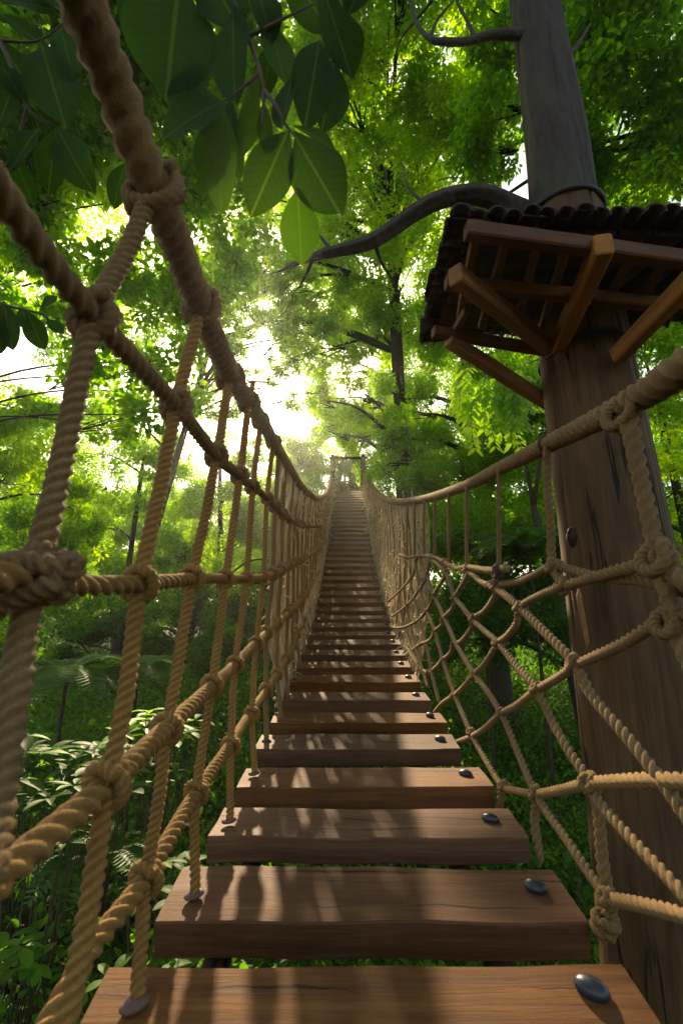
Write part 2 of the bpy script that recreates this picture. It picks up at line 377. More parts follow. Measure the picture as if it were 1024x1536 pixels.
def local_beam(name, a, b, w, h, mat, parent, upv=(0, 0, 1), label=None, **k):
    """timber as an object whose local X runs along the grain"""
    a, b = np.asarray(a, float), np.asarray(b, float); L = np.linalg.norm(b-a)
    mb = MB(); beam_into(mb, (-L/2, 0, 0), (L/2, 0, 0), w, h, (0, 0, 1), **k)
    me_o = mb.build(name, mat, None, origin=np.zeros(3), smooth=False)
    X = unit(b-a); Z = unit(np.asarray(upv)-X*np.dot(X, upv)); Y = np.cross(Z, X)
    from mathutils import Matrix
    rot = Matrix(((X[0], Y[0], Z[0]), (X[1], Y[1], Z[1]), (X[2], Y[2], Z[2])))
    me_o.rotation_mode = 'QUATERNION'; me_o.rotation_quaternion = rot.to_quaternion()
    base = wpos(parent) if parent is not None else np.zeros(3)
    me_o.location = (a+b)/2 - base
    me_o.parent = parent
    return tag(me_o, label)
def blob_into(mb, c, ax, r3, nu=14, nv=9, jit=.06, seed=0):
    ax = [unit(v) for v in ax]
    u = np.linspace(0, 2*math.pi, nu, endpoint=False); v = np.linspace(0, math.pi, nv)
    U, Vv = np.meshgrid(u, v)
    d = np.stack([np.cos(U)*np.sin(Vv), np.sin(U)*np.sin(Vv), np.cos(Vv)], -1).reshape(-1, 3)
    r = 1+jit*vnoise(d, 3, seed)
    Vt = np.asarray(c)+sum((d[:, k]*r*r3[k])[:, None]*ax[k] for k in range(3))
    idx = np.arange(nu*nv).reshape(nv, nu); A, B = idx[:-1], idx[1:]
    mb.add(Vt, np.stack([A, np.roll(A, -1, 1), np.roll(B, -1, 1), B], -1).reshape(-1, 4))
def limb_into(mb, pts, rad, seg=10, jit=.08, seed=0, ds=.15, cracks=0):
    q0, s0 = arclen(np.asarray(pts, float)); rad = np.broadcast_to(np.asarray(rad, float), (len(pts),))
    r0 = np.interp(np.linspace(0, len(pts)-1, len(q0)), np.arange(len(pts)), rad)
    n = max(4, int(s0[-1]/ds)+1); s = np.linspace(0, s0[-1], n)
    q = np.stack([np.interp(s, s0, q0[:, k]) for k in range(3)], 1); r = np.interp(s, s0, r0)
    T, A, B = frames(q); th = np.linspace(0, 2*math.pi, seg, endpoint=False)
    rho = 1 + jit*(np.sin(th*3+seed)[None, :]*.5 + np.sin(th[None, :]*2 + s[:, None]*2.1+seed)*.5 + .6*np.sin(th*7+seed*3)[None, :]*(seg > 16))
    for k in range(cracks):
        rg = random.Random(seed*91+k); a0 = rg.uniform(0, 6.283); s_0 = rg.uniform(-.3, 1)*s[-1]; ln = rg.uniform(.3, 1.4); dp = rg.uniform(.03, .12)
        ac = a0 + .05*np.sin(s*rg.uniform(2, 6)+k)+.015*np.sin(s*23+k)
        dd = (th[None, :]-ac[:, None]+math.pi) % (2*math.pi)-math.pi
        win = np.clip(np.minimum(s-s_0, s_0+ln-s)*5, 0, 1)[:, None]
        rho = rho - dp*win*np.exp(-(dd/(.022 if seg > 200 else .045))**2)
    V = q[:, None]+(r[:, None]*rho)[:, :, None]*(np.cos(th)[None, :, None]*A[:, None]+np.sin(th)[None, :, None]*B[:, None])
    idx = np.arange(n*seg).reshape(n, seg); a, b = idx[:-1], idx[1:]
    uv = np.stack([np.broadcast_to(th/6.283, (n, seg)), np.broadcast_to(s[:, None], (n, seg))], -1).reshape(-1, 2)
    V = np.vstack([V.reshape(-1, 3), q[0], q[-1]+T[-1]*r[-1]])
    uv = np.vstack([uv, [[0, 0], [0, 0]]])
    caps = [[n*seg, int(idx[0, (k+1) % seg]), int(idx[0, k])] for k in range(seg)] + [[n*seg+1, int(idx[-1, k]), int(idx[-1, (k+1) % seg])] for k in range(seg)]
    mb.add(V, np.stack([a, np.roll(a, -1, 1), np.roll(b, -1, 1), b], -1).reshape(-1, 4), caps, uv)
# ------------------------------------------------------------------ leaves
TPL6 = (np.array([[0, 0, 0], [.3, .5, .12], [.72, .38, .10], [1, 0, -.05], [.72, -.38, .10], [.3, -.5, .12]]), np.array([[0, 3, 2, 1], [0, 5, 4, 3]]))
TPL4 = (np.array([[0, 0, 0], [.45, .5, .12], [1, 0, 0], [.45, -.5, .12]]), np.array([[0, 2, 1], [0, 3, 2]]))
def leaves_into(mb, pos, d, nrm, L, wr=.5, tpl=TPL6, rnd=None):
    n = len(pos); d = d/(np.linalg.norm(d, axis=1)[:, None]+1e-9)
    nrm = nrm - d*np.sum(nrm*d, 1)[:, None]; nrm /= np.linalg.norm(nrm, axis=1)[:, None]+1e-9
    s = np.cross(nrm, d); tv, tf = tpl
    L = np.broadcast_to(L, (n,))
    V = pos[:, None] + L[:, None, None]*(tv[None, :, 0:1]*d[:, None] + wr*tv[None, :, 1:2]*s[:, None] + wr*tv[None, :, 2:3]*nrm[:, None])
    k = len(tv); fi = (np.arange(n)*k)[:, None, None]+tf[None]
    fi = fi.reshape(-1, tf.shape[1])
    if rnd is None: rnd = RNG.random(n)
    kw = dict(q=fi) if tf.shape[1] == 4 else dict(t=fi)
    mb.add(V.reshape(-1, 3), uv=np.tile(tv[:, :2], (n, 1)), r=np.repeat(rnd, k), **kw)
SUN_C = np.array([-.17, .344, 1.0])            # direction to the sun in the camera frame
DISC_D = unit(SUN_C[0]*RT+SUN_C[1]*UP+SUN_C[2]*FW)
SUN_D = unit(DISC_D+np.array([0, 0, .0205]))     # the lamp stands a degree above the visible disc, so the disc casts no shadow on the place
SUNCUT = True
GAPS = []                                       # (point, radius): open shafts through the canopy along the sun direction
SUN_A = unit(np.cross(SUN_D, [0, 0, 1])); SUN_B = np.cross(SUN_A, SUN_D)
def open_shaft(p):
    keep = np.ones(len(p), bool)
    # gaps in the canopy through which the sun reaches the leaves further down
    ab = np.stack([p@SUN_A, p@SUN_B, 0*p[:, 0]], 1); t = (p-CP)@SUN_D
    g = vnoise(ab, 2.6, 31)+.6*vnoise(ab, 6.5, 32); tc = 10+4.5*vnoise(ab, 1.1, 33)+3*vnoise(ab, 4.1, 34)
    keep &= ~((g > .3) & (t > tc) & (RNG.random(len(p)) < (.75 if SUNCUT else 0)))
    for c, rad in GAPS:
        v = p-c; along = v@SUN_D; perp = np.linalg.norm(v-along[:, None]*SUN_D, axis=1)
        keep &= ~((along > .5) & (perp < rad*(1+.25*vnoise(p, 3, 5))))
    return keep
def clump_leaves(mb, c, rad, cov, L, wr=.55, tpl=TPL4, flatten=.8, subs=12, droop=.3, tone=None, fine=.42):
    """leaves gathered in sub-clumps inside an ellipsoid, thinning outward, with holes between them"""
    n = int(1.6*cov*math.pi*rad*rad/(.14*L*L*(wr/.5)))
    sd = RNG.normal(size=(subs, 3)); sd /= np.linalg.norm(sd, axis=1)[:, None]
    sc_ = sd*RNG.uniform(.25, 1.0, (subs, 1))**.6*rad*np.array([1, 1, flatten])
    sr = rad*RNG.uniform(fine*.55, fine*1.15, subs)
    w = sr**2; k = RNG.choice(subs, n, p=w/w.sum())
    g = RNG.normal(size=(n, 3)); g /= np.linalg.norm(g, axis=1)[:, None]
    p = np.asarray(c)+sc_[k]+g*(sr[k]*RNG.random(n)**.45)[:, None]*np.array([1, 1, .85])
    p[:, 2] -= .12*rad*((np.linalg.norm((p-c)[:, :2], axis=1)/rad)**2)
    m = open_shaft(p); p = p[m]; g = g[m]; k = k[m]; n = len(p)
    d = g*.6 + RNG.normal(0, .6, (n, 3)) - np.array([0, 0, droop])
    nr = RNG.normal(0, .55, (n, 3)) + np.array([0, 0, 1.0])
    rn = np.clip(RNG.random(n)*.6 + RNG.random(subs)[k]*.4, 0, 1) if tone is None else np.clip(tone+RNG.normal(0, .15, n), 0, 1)
    leaves_into(mb, p, d, nr, L*RNG.uniform(.6, 1.2, n), wr, tpl, rn)
    return np.asarray(c)+sc_
# ------------------------------------------------------------------ terrain
def ground_z(x, y):
    x = np.asarray(x, float); y = np.asarray(y, float)
    z = .10*np.clip(y-3, 0, 40) + .05*np.abs(x) 
    z = z + 5.6*np.exp(-(((x-.4)/5.5)**2+((y-22)/4.6)**2))
    p = np.stack([x.ravel(), y.ravel(), np.zeros(x.size)], 1)
    return z + .22*vnoise(p, .8, 21).reshape(x.shape) + .07*vnoise(p, 3.1, 22).reshape(x.shape)
gx = np.concatenate([np.linspace(-300, -22, 14), np.linspace(-20, 20, 90), np.linspace(22, 300, 14)])
gy = np.concatenate([np.linspace(-120, -7, 8), np.linspace(-6, 30, 90), np.linspace(33, 400, 16)])
GX, GY = np.meshgrid(gx, gy); GZ = ground_z(GX, GY)
nx, ny = len(gx), len(gy); I = np.arange(nx*ny).reshape(ny, nx)
tag(mesh_obj('ground', np.stack([GX, GY, GZ], -1).reshape(-1, 3), [np.stack([I[:-1, :-1], I[:-1, 1:], I[1:, 1:], I[1:, :-1]], -1).reshape(-1, 4)], M['ground'], origin=np.zeros(3)), kind='structure')
# ------------------------------------------------------------------ the rope bridge
bridge = empty('rope_bridge', CF(.06, -1.0, 1.2), 'long rope suspension bridge with brown plank treads climbing away between twisted rope railings', 'bridge')
TZ = [.3, .7, 1.085, 1.458, 1.82, 2.28, 2.67, 3.14, 3.59, 4.13, 4.5, 5.04, 5.6, 6.3, 7.2, 8.0, 8.8, 10.2, 12.2, 14, 17, 19]
TY = [-.80, -.875, -.956, -1.02, -1.075, -1.15, -1.209, -1.265, -1.31, -1.35, -1.37, -1.39, -1.41, -1.40, -1.33, -1.22, -1.09, -.83, -.40, .06, .74, 1.2]
def treadY(z): return float(np.interp(z, TZ, TY))
def treadYs(z): return (treadY(z-.2)+treadY(z)+treadY(z+.2)+treadY(z))/4 if z > 1.2 else treadY(z)
def leftX(z): return -.44+.011*z
def rightX(z): return .565+.011*z
fronts = [.68, 1.085, 1.458, 1.82, 2.25, 2.67, 3.12, 3.58, 4.02, 4.45]
while fronts[-1] < 16.8: fronts.append(fronts[-1]+.415)
PLANK_D = .205; PLANK_T = .083
planks = []
for i, z in enumerate(fronts):
    slope = (treadYs(z+.35)-treadYs(z-.1))/.45
    rr = random.Random(i*5+2)
    slope += (.16, .09)[i] if i < 2 else 0
    tdir = unit(FW + UP*(slope+rr.uniform(-.02, .02)) + RT*.011)
    xl, xr = leftX(z)+rr.uniform(-.012, .012), rightX(z)+rr.uniform(-.012, .012)
    if i == 0: xl, xr = -.435, .475+.05
    D_ = PLANK_D*rr.uniform(.95, 1.06); T_ = PLANK_T*rr.uniform(.92, 1.08)
    front = CF((xl+xr)/2, treadYs(z)+(.026 if i == 0 else 0), z)
    side = unit(RT + FW*rr.uniform(-.012, .012) + UP*rr.uniform(-.006, .006))
    nup = unit(np.cross(side, tdir))
    cen = front + tdir*D_/2 - nup*T_/2
    L = xr-xl
    pl = local_beam('plank', cen-side*L/2, cen+side*L/2, D_, T_, M['plank'], bridge, nup, nseg=14, jit=.0042, bev=.05, seed=i*3)
    top = front
    planks.append(dict(z=z, front=front, t=tdir, n=nup, s=side, D=D_, L=L, o=pl))
    # dark oval bolt head near the right end, sub-part of its plank
    if i < 24:
        bx = [.085, .085, .085, .082, .078][min(i, 4)]
        c = front + side*(L/2-bx) + tdir*D_*(.58 if i else .72) + nup*.006
        mb = MB(); r_ = .028 if i < 5 else .026
        blob_into(mb, (0, 0, 0), ((1, -.55, 0), (.55, 1, 0), (0, 0, 1)), (r_*1.05, r_*.72, .016), seed=i)
        b = mb.build('bolt', M['bolt'], None, origin=np.zeros(3))
        b.parent = pl; q = pl.rotation_quaternion.copy(); q.invert()
        loc = q @ Vector(c-cen); b.location = loc
def from_px(lst): return [W(*p) for p in lst]
# --- stringers below the planks
for xo in (.13, .80):
    pts = [CF(leftX(z)+xo+.0, treadYs(z)-PLANK_T-.035, z) for z in np.arange(.2, 17.3, .35)]
    mb = MB(); limb_into(mb, pts, .032, seg=10, jit=.03, ds=.2)
    tag(mb.build('stringer', M['stringer'], bridge))
# --- left railing level ropes: (px, py, depth)
RE = [(30, -230, .46), (120, 0, .58), (172, 130, .66), (230, 285, .75), (266, 370, .88), (300, 460, 1.05), (345, 562, 1.42), (368.5, 597, 1.71), (394, 634, 2.17), (412, 667, 2.66), (432, 700, 3.38), (447, 725, 4.08), (462, 740, 5.16), (475, 748, 6.7), (488, 742, 9.5), (494.5, 731, 12.0), (498, 712, 14.5), (500, 690, 17)]
RE_R = [.033]*6+[.034, .034, .033, .034, .036, .038, .040, .044, .05, .054, .056, .056]
RD = [(-140, 60, .33), (0, 290, .45), (140, 475, .62), (265, 610, .95), (325, 685, 1.28), (360, 714, 1.62), (379, 730, 1.95), (401, 748, 2.4), (420, 768, 3.0), (437, 781, 3.75), (457, 789, 5.0), (474, 789, 6.6), (486, 784, 9.5), (493, 768, 12.5), (497, 740, 16)]
RC = [(-120, 870, .34), (0, 866, .42), (50, 868, .48), (130, 878, .62), (210, 876, .80), (288, 869, 1.13), (338, 868, 1.5), (370, 868, 1.86), (395, 866, 2.3), (412, 860, 2.75), (430, 850, 3.4), (450, 840, 4.5), (472, 828, 6.6), (485, 812, 9.5), (492, 788, 12.5), (497, 755, 16)]
RB = [(-90, 1440, .40), (0, 1318, .48), (160, 1180, .68), (250, 1093, .98), (318, 1030, 1.38), (352, 998, 1.75), (382, 966, 2.15), (405, 945, 2.7), (430, 922, 3.35), (452, 900, 4.6), (470, 872, 6.6), (484, 838, 9.5), (492, 800, 12.5), (497, 760, 16)]
RA = [(60, 1560, .66), (140, 1420, .78), (218, 1318, .93), (295, 1190, 1.26), (345, 1118, 1.64), (372, 1075, 2.02), (400, 1035, 2.48), (418, 1008, 2.95), (435, 978, 3.55), (450, 940, 4.6), (466, 898, 6.6), (482, 852, 9.5), (491, 806, 12.5), (497, 762, 16)]
def level(name, tab, rad, mat, label, hairs=350, **k):
    return rope(name, from_px(tab), rad, mat, bridge, label, hairs=hairs, **k)
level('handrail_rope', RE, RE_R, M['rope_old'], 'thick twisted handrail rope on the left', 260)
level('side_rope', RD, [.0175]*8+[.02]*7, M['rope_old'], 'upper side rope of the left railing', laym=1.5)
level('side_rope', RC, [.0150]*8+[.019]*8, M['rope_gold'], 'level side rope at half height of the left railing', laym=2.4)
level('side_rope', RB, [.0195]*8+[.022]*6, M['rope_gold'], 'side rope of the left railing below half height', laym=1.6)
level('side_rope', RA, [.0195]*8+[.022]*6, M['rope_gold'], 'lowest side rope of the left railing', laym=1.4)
def at_tab(tab, z):
    t = np.array(tab); return W(np.interp(z, t[:, 2], t[:, 0]), np.interp(z, t[:, 2], t[:, 1]), z)
def hanger(pts, rad, knots, mat, label=None, hairs=300, kr=1.0, parent=None, seg=15):
    """pts world; knots: list of (index, axis, R0)"""
    mb = MB(); rope_into(mb, pts, rad, hairs=hairs, seg=seg, wob=.0015); h = mb.build('hanger_rope', mat, bridge); tag(h, label)
    for (i, ax, R0, kmat) in knots:
        k = MB(); c = np.asarray(pts[i]); cr = np.asarray(pts[min(i+1, len(pts)-1)])-np.asarray(pts[max(i-1, 0)])
        knot_into(k, c, ax, cr, R0, float(np.mean(rad))*kr*.86, hairs=hairs*2, turns=1.15)
        k.build('knot', kmat, h, origin=c)
    return h
G_, O_ = M['rope_gold'], M['rope_old']
def axis_at(tab, z): return at_tab(tab, z+.05)-at_tab(tab, z-.05)
# the six near hangers on the left, read off one by one (foot ... handrail)
V0 = [(-25, 1330, .30), (-2, 1200, .36), (22, 1040, .42), (48, 885, .48), (95, 680, .55), (140, 475, .62), (188, 380, .69), (230, 285, .75)]
V1 = [(70, 1640, .50), (100, 1530, .54), (135, 1350, .60), (160, 1180, .67), (190, 1030, .735), (210, 878, .80), (238, 745, .875), (265, 610, .95), (283, 535, 1.0), (302, 460, 1.05)]
V2 = [(206, 1499, .80), (212, 1415, .86), (219, 1320, .93), (237, 1205, .965), (250, 1095, 1.0), (271, 975, 1.07), (288, 868, 1.14), (308, 775, 1.21), (325, 685, 1.28), (336, 620, 1.35), (345, 566, 1.42)]
V3 = [(293, 1338, 1.16), (295, 1190, 1.26), (318, 1030, 1.38), (338, 869, 1.5), (360, 714, 1.62), (368, 650, 1.68), (374, 605, 1.73), (380, 572, 1.75)]
V4 = [(345, 1228, 1.54), (346, 1120, 1.64), (353, 998, 1.75), (370, 869, 1.86), (379, 732, 1.95), (391, 632, 2.17)]
V5 = [(382, 1158, 1.93), (378, 1072, 2.02), (384, 966, 2.15), (395, 866, 2.3), (401, 748, 2.4), (410, 663, 2.6)]
def kn(tab, z, R0, mat): return (axis_at(tab, z), R0, mat)
def mk(V, rad, ks, label, mat=G_, kr=1.0, hairs=350):
    return hanger(from_px(V), rad, [(i, *kn(t, V[i][2], r0, m)) for (i, t, r0, m) in ks], mat, label, kr=kr, hairs=hairs)
mk(V0, .0146, [(5, RD, .018, O_), (7, RE, .036, O_)], 'hanger rope closest to the lens, out of focus at the left edge', M['rope_old'], 1.0)
mk(V1, .0146, [(3, RB, .0195, G_), (5, RC, .016, G_), (7, RD, .0175, O_), (9, RE, .03, O_)], 'golden near hanger rope second from the left edge')
mk(V2, .0142, [(2, RA, .0195, G_), (4, RB, .0195, G_), (6, RC, .015, G_), (8, RD, .0175, O_), (10, RE, .032, O_)], 'hanger rope rising from the nearest tread')
mk(V3, [.0142]*7+[.011], [(1, RA, .0195, G_), (2, RB, .0195, G_), (3, RC, .015, G_), (4, RD, .0175, O_), (6, RE, .03, O_)], 'hanger rope whose end stands up above the handrail below the sun')
mk(V4, .0138, [(1, RA, .0195, G_), (2, RB, .0195, G_), (3, RC, .015, G_), (4, RD, .0175, O_), (5, RE, .03, O_)], None)
mk(V5, .0138, [(1, RA, .0195, G_), (2, RB, .0195, G_), (3, RC, .015, G_), (4, RD, .0175, O_), (5, RE, .03, O_)], None)
# short rope ends with a worn oval pad on each near tread
for j, V in enumerate((V2, V3, V4, V5)):
    pl = planks[j]; c = from_px(V)[0]
    mb = MB(); blob_into(mb, c+np.array([-.002, -.006, -.004]), (pl['s']+pl['t']*.3, pl['t'], pl['n']), (.024, .017, .009), seed=j)
    mb.build('rope_foot', M['rope_end'], bridge, origin=c)
# bulky lashed knot where the near hanger crosses the level rope at the left edge
mb = MB()
c = W(45, 868, .475)
for k, (dx, dy, a) in enumerate([(-.012, .010, .5), (.006, -.002, -.35), (.016, .008, .15)]):
    t = np.linspace(0, 2*math.pi, 22); ax1 = unit(RT*math.cos(a)+UP*math.sin(a)); ax2 = unit(-RT*math.sin(a)*.5+UP*math.cos(a)*.8+FW*.5)
    rope_into(mb, c+RT*dx+UP*dy+ax1*(np.cos(t)*.033)[:, None]+ax2*(np.sin(t)*.013)[:, None], .0105, hairs=700)
rope_into(mb, [W(-60, 905, .40), W(-5, 850, .43), W(35, 845, .45), W(70, 850, .46), W(98, 852, .47)], .0125, hairs=500)
rope_into(mb, [W(-60, 940, .42), W(-10, 915, .44), W(40, 890, .45), W(90, 875, .455)], .0125, hairs=500)
mb.build('lashing', M['rope_old'], bridge, origin=c)
# further hangers on the left, one for each tread
TABS = [(RA, .17), (RB, .5), (RC, .85), (RD, 1.2)]
nh = 0
for i, pl in enumerate(planks[4:]):
    z = pl['z']+.12
    far = i > 4
    o = .36 if z < 4 else .2
    foot = pl['front']+pl['s']*(-pl['L']/2+.045)+pl['t']*.1
    zs = [z+.1, z+.2*o/.36, z+o*.8, z+o*1.1, z+o*1.35]
    pts = [foot]+[at_tab(t, q) for (t, _), q in zip(TABS, zs)]+[at_tab(RE, zs[-1])]
    rad = .0150 if not far else .0165
    mb = MB(); rope_into(mb, pts, rad, seg=9 if not far else 6, flat=z > 8, hairs=120 if not far else 0, wob=.004)
    h = mb.build('hanger_rope', O_, bridge)
    if z < 5:
        for kk, (t, _) in enumerate(TABS):
            k = MB(); knot_into(k, pts[kk+1], axis_at(t, zs[kk]), (0, 0, 1), .02, .0145, seg=8); k.build('knot', G_ if kk < 2 else O_, h, origin=pts[kk+1])
    if i < 7:
        mb = MB(); blob_into(mb, foot, (pl['s'], pl['t'], pl['n']), (.026, .018, .012), 10, 7, seed=i); mb.build('rope_foot', M['rope_end'] if i % 3 else M['bolt'], bridge, origin=foot)
# --- right handrail
RR_ = [(1200, 425, .66), (1100, 500, .76), (1024, 552, .85), (975, 585, .94), (930, 612, 1.04), (870, 643, 1.21), (820, 667, 1.41), (780, 688, 1.62), (748, 703, 1.87), (700, 728, 2.37), (650, 745, 3.2), (622, 751, 4.1), (600, 753, 5.2), (580, 749, 6.9), (563, 737, 10.0), (551, 716, 14.0), (543, 690, 17)]
level('handrail_rope', RR_, [.037, .037, .036, .033, .0315, .029, .028, .028, .028, .029, .031, .036, .042, .048, .054, .056, .056], O_, 'thick twisted handrail rope on the right', 260)
def nz(px): return .605*F/(px-512)
def net(pts, rad, mat=O_, name='net_rope', label=None, hairs=250, dz=0.0):
    return rope(name, [W(x, y, nz(x)+dz) for x, y in pts], rad, mat, bridge, label, hairs=hairs, seg=14, wob=.0012, laym=1.6)
NR = .0125
net([(1100, 905), (1024, 872), (985, 846), (940, 852), (905, 862), (845, 880), (810, 893), (779, 912), (774, 935), (760, 954), (746, 966), (728, 994), (711, 1012), (689, 1036), (679, 1044), (662, 1056), (652, 1068)], [.017, .017, .016, .015, .014, .0135]+[NR]*11)
net([(1100, 890), (1020, 885), (960, 870), (900, 866), (860, 856), (829, 849), (800, 863), (775, 873), (742, 878), (742, 892), (726, 917), (709, 928), (706, 944), (691, 962), (680, 968), (675, 980), (664, 990), (654, 1001), (642, 1009), (629, 1001), (618, 985), (608, 970)], [.0135]*6+[NR]*16, dz=.035)
net([(699, 851), (701, 862), (689, 884), (681, 897), (678, 913), (664, 928), (662, 938), (652, 947), (645, 960), (631, 966), (619, 975)], NR)
net([(666, 843), (668, 862), (652, 890), (646, 907), (640, 916), (623, 933), (600, 942), (585, 940)], NR)
net([(644, 843), (639, 864), (629, 884), (611, 907), (588, 925)], NR)
net([(625, 835), (619, 862), (600, 886), (582, 902)], NR)
net([(760, 852), (734, 856), (701, 851), (682, 853), (666, 843), (648, 835), (629, 834), (612, 836), (600, 832)], [.016, .016, .014]+[.0135]*6, label='knotted top cord of the right net')
net([(666, 845), (705, 860), (720, 872), (738, 880), (750, 887), (777, 909), (815, 947), (859, 992), (875, 1022), (890, 1048), (930, 1094), (976, 1151), (1024, 1217), (1080, 1300)], [NR]*3+[.0145]*6+[.0135]*5)
net([(648, 839), (668, 859), (681, 894), (693, 910), (707, 928), (725, 945), (746, 964), (775, 1000), (804, 1034), (831, 1088), (855, 1130), (881, 1170), (895, 1200), (945, 1258), (1006, 1323), (1060, 1385)], [NR]*7+[.013]*9)
net([(629, 837), (640, 864), (650, 892), (666, 926), (685, 968), (709, 1008), (730, 1036), (752, 1072), (772, 1117), (798, 1179), (820, 1218), (851, 1262), (888, 1318), (912, 1349)], NR)
net([(623, 839), (629, 878), (640, 917), (652, 947), (664, 989), (681, 1040), (705, 1097), (736, 1155), (754, 1180), (775, 1187), (804, 1191), (840, 1186), (887, 1176), (950, 1171), (1024, 1172), (1100, 1180)], [NR]*11+[.014, .015, .0155, .016, .016])
net([(615, 850), (617, 880), (627, 921), (639, 966), (646, 1003), (658, 1052)], NR)
net([(607, 850), (607, 894), (617, 945), (631, 997), (641, 1030)], NR)
net([(600, 860), (600, 905), (607, 945), (618, 975), (629, 1001)], NR)
net([(1090, 925), (1040, 922), (985, 937), (930, 968), (866, 998), (835, 1018), (804, 1036), (775, 1058), (750, 1072), (717, 1100), (685, 1114)], [.015, .015, .0145, .0135]+[.013]*7)
net([(912, 1349), (960, 1358), (1024, 1374), (1100, 1400)], .0145)
# hanging and vertical ropes of the right side
net([(940, 622), (948, 660), (962, 730), (978, 800), (988, 850), (1000, 890), (1012, 945), (1040, 1010)], [.021, .018, .0165, .0165, .0165, .015, .015, .015], name='hanger_rope', label='thick hanger rope nearest on the right', dz=-.01)
net([(820, 668), (821, 720), (826, 790), (829, 849), (845, 880)], .0125, name='hanger_rope')
net([(886, 1180), (898, 1230), (903, 1290), (912, 1349), (914, 1410)], [.010, .014, .015, .016, .013], name='loose_rope_end', dz=.02)
net([(804, 1191), (802, 1230), (806, 1262), (811, 1292)], [.013, .015, .015, .011], name='loose_rope_end', dz=.02)
net([(754, 1176), (751, 1190), (749, 1212)], [.014, .015, .014], name='loose_rope_end')
for x, y0, y1 in ((748, 704, 850), (700, 729, 851), (673, 738, 843), (652, 745, 836), (636, 749, 834), (622, 751, 836), (611, 752, 840)):
    rope('hanger_rope', [W(x, y0, nz(x)+.01), W(x-.5, (y0+y1)/2, nz(x)-.01), W(x, y1, nz(x))], .0095 if x > 640 else .0105, O_, bridge, hairs=150, seg=12, wob=.003)
KN = [(845, 880, .015), (779, 912, .013), (746, 966, .0135), (711, 1012, .012), (680, 1043, .0115), (829, 849, .0135), (742, 878, .0135), (709, 928, .012), (680, 968, .012), (664, 990, .011), (642, 1009, .0115), (681, 896, .012), (664, 928, .0115), (652, 947, .0115), (631, 966, .011), (668, 860, .0115), (652, 891, .011), (640, 916, .011), (640, 864, .011), (629, 884, .010), (701, 852, .013), (666, 844, .013), (648, 836, .013), (628, 836, .013), (862, 996, .0145), (806, 1035, .014), (751, 1071, .013), (706, 1099, .012), (755, 1180, .0135), (804, 1191, .0145), (885, 1176, .016), (912, 1349, .0145), (734, 878, .011), (623, 933, .0105), (611, 907, .0105)]
for x, y, r in KN:
    mb = MB(); c = W(x, y, nz(x)); rr = random.Random(x*7+y)
    a = rr.uniform(.2, .9)
    knot_into(mb, c, RT*math.cos(a)-UP*math.sin(a)+FW*rr.uniform(-.3, .3), RT*.3+UP, .0085, r*.72, seg=10, hairs=300, turns=2)
    mb.build('knot', O_, bridge, origin=c)
for x, y, r0, r1, dz in ((987, 840, .019, .0135, -.01), (1005, 935, .016, .012, -.01), (935, 620, .030, .0125, 0)):
    mb = MB(); c = W(x, y, nz(x)+dz); knot_into(mb, c, RT-UP*.4+FW*.2, UP+RT*.3, r0, r1, seg=14, hairs=500, turns=2, sq=1.05)
    tag(mb.build('knot', O_, bridge, origin=c))
mb = MB(); c = W(906, 1385, nz(912)+.01); blob = [c+UP*.03, c+RT*.018+UP*.01-FW*.014, c-RT*.014-FW*.012, c+RT*.014-UP*.02, c-RT*.008-UP*.036]
rope_into(mb, blob, .013, hairs=500); knot_into(mb, c, UP, RT, .012, .012, hairs=400); mb.build('knot', O_, bridge, origin=c)
mb = MB(); c = W(746, 858, nz(748)-.02); knot_into(mb, c, RT, UP, .014, .010, hairs=100); rope_into(mb, [c+RT*.01, c+RT*.03+UP*.012, c+RT*.055+UP*.004], .008)
tag(mb.build('knot', M['rope_dark'], bridge, origin=c), 'dark red stained knot on the top cord of the right net')
mb = MB(); c = W(822, 665, 1.40); knot_into(mb, c, unit(W(780, 688, 1.62)-W(870, 643, 1.21)), UP, .028, .0045, seg=8)
tag(mb.build('binding', M['rope_dark'], bridge, origin=c), 'thin dark twine binding on the right handrail')
# further hangers on the right
for i, pl in enumerate(planks[9:]):
    z = pl['z']+.1; foot = pl['front']+pl['s']*(pl['L']/2+.01)+pl['t']*.1
    top = at_tab(RR_, z+.12); m_ = (foot+top)/2+RT*.04
    mb = MB(); rope_into(mb, [foot, m_, top], .0105, seg=7, flat=z > 8, wob=.012); mb.build('hanger_rope', O_, bridge)
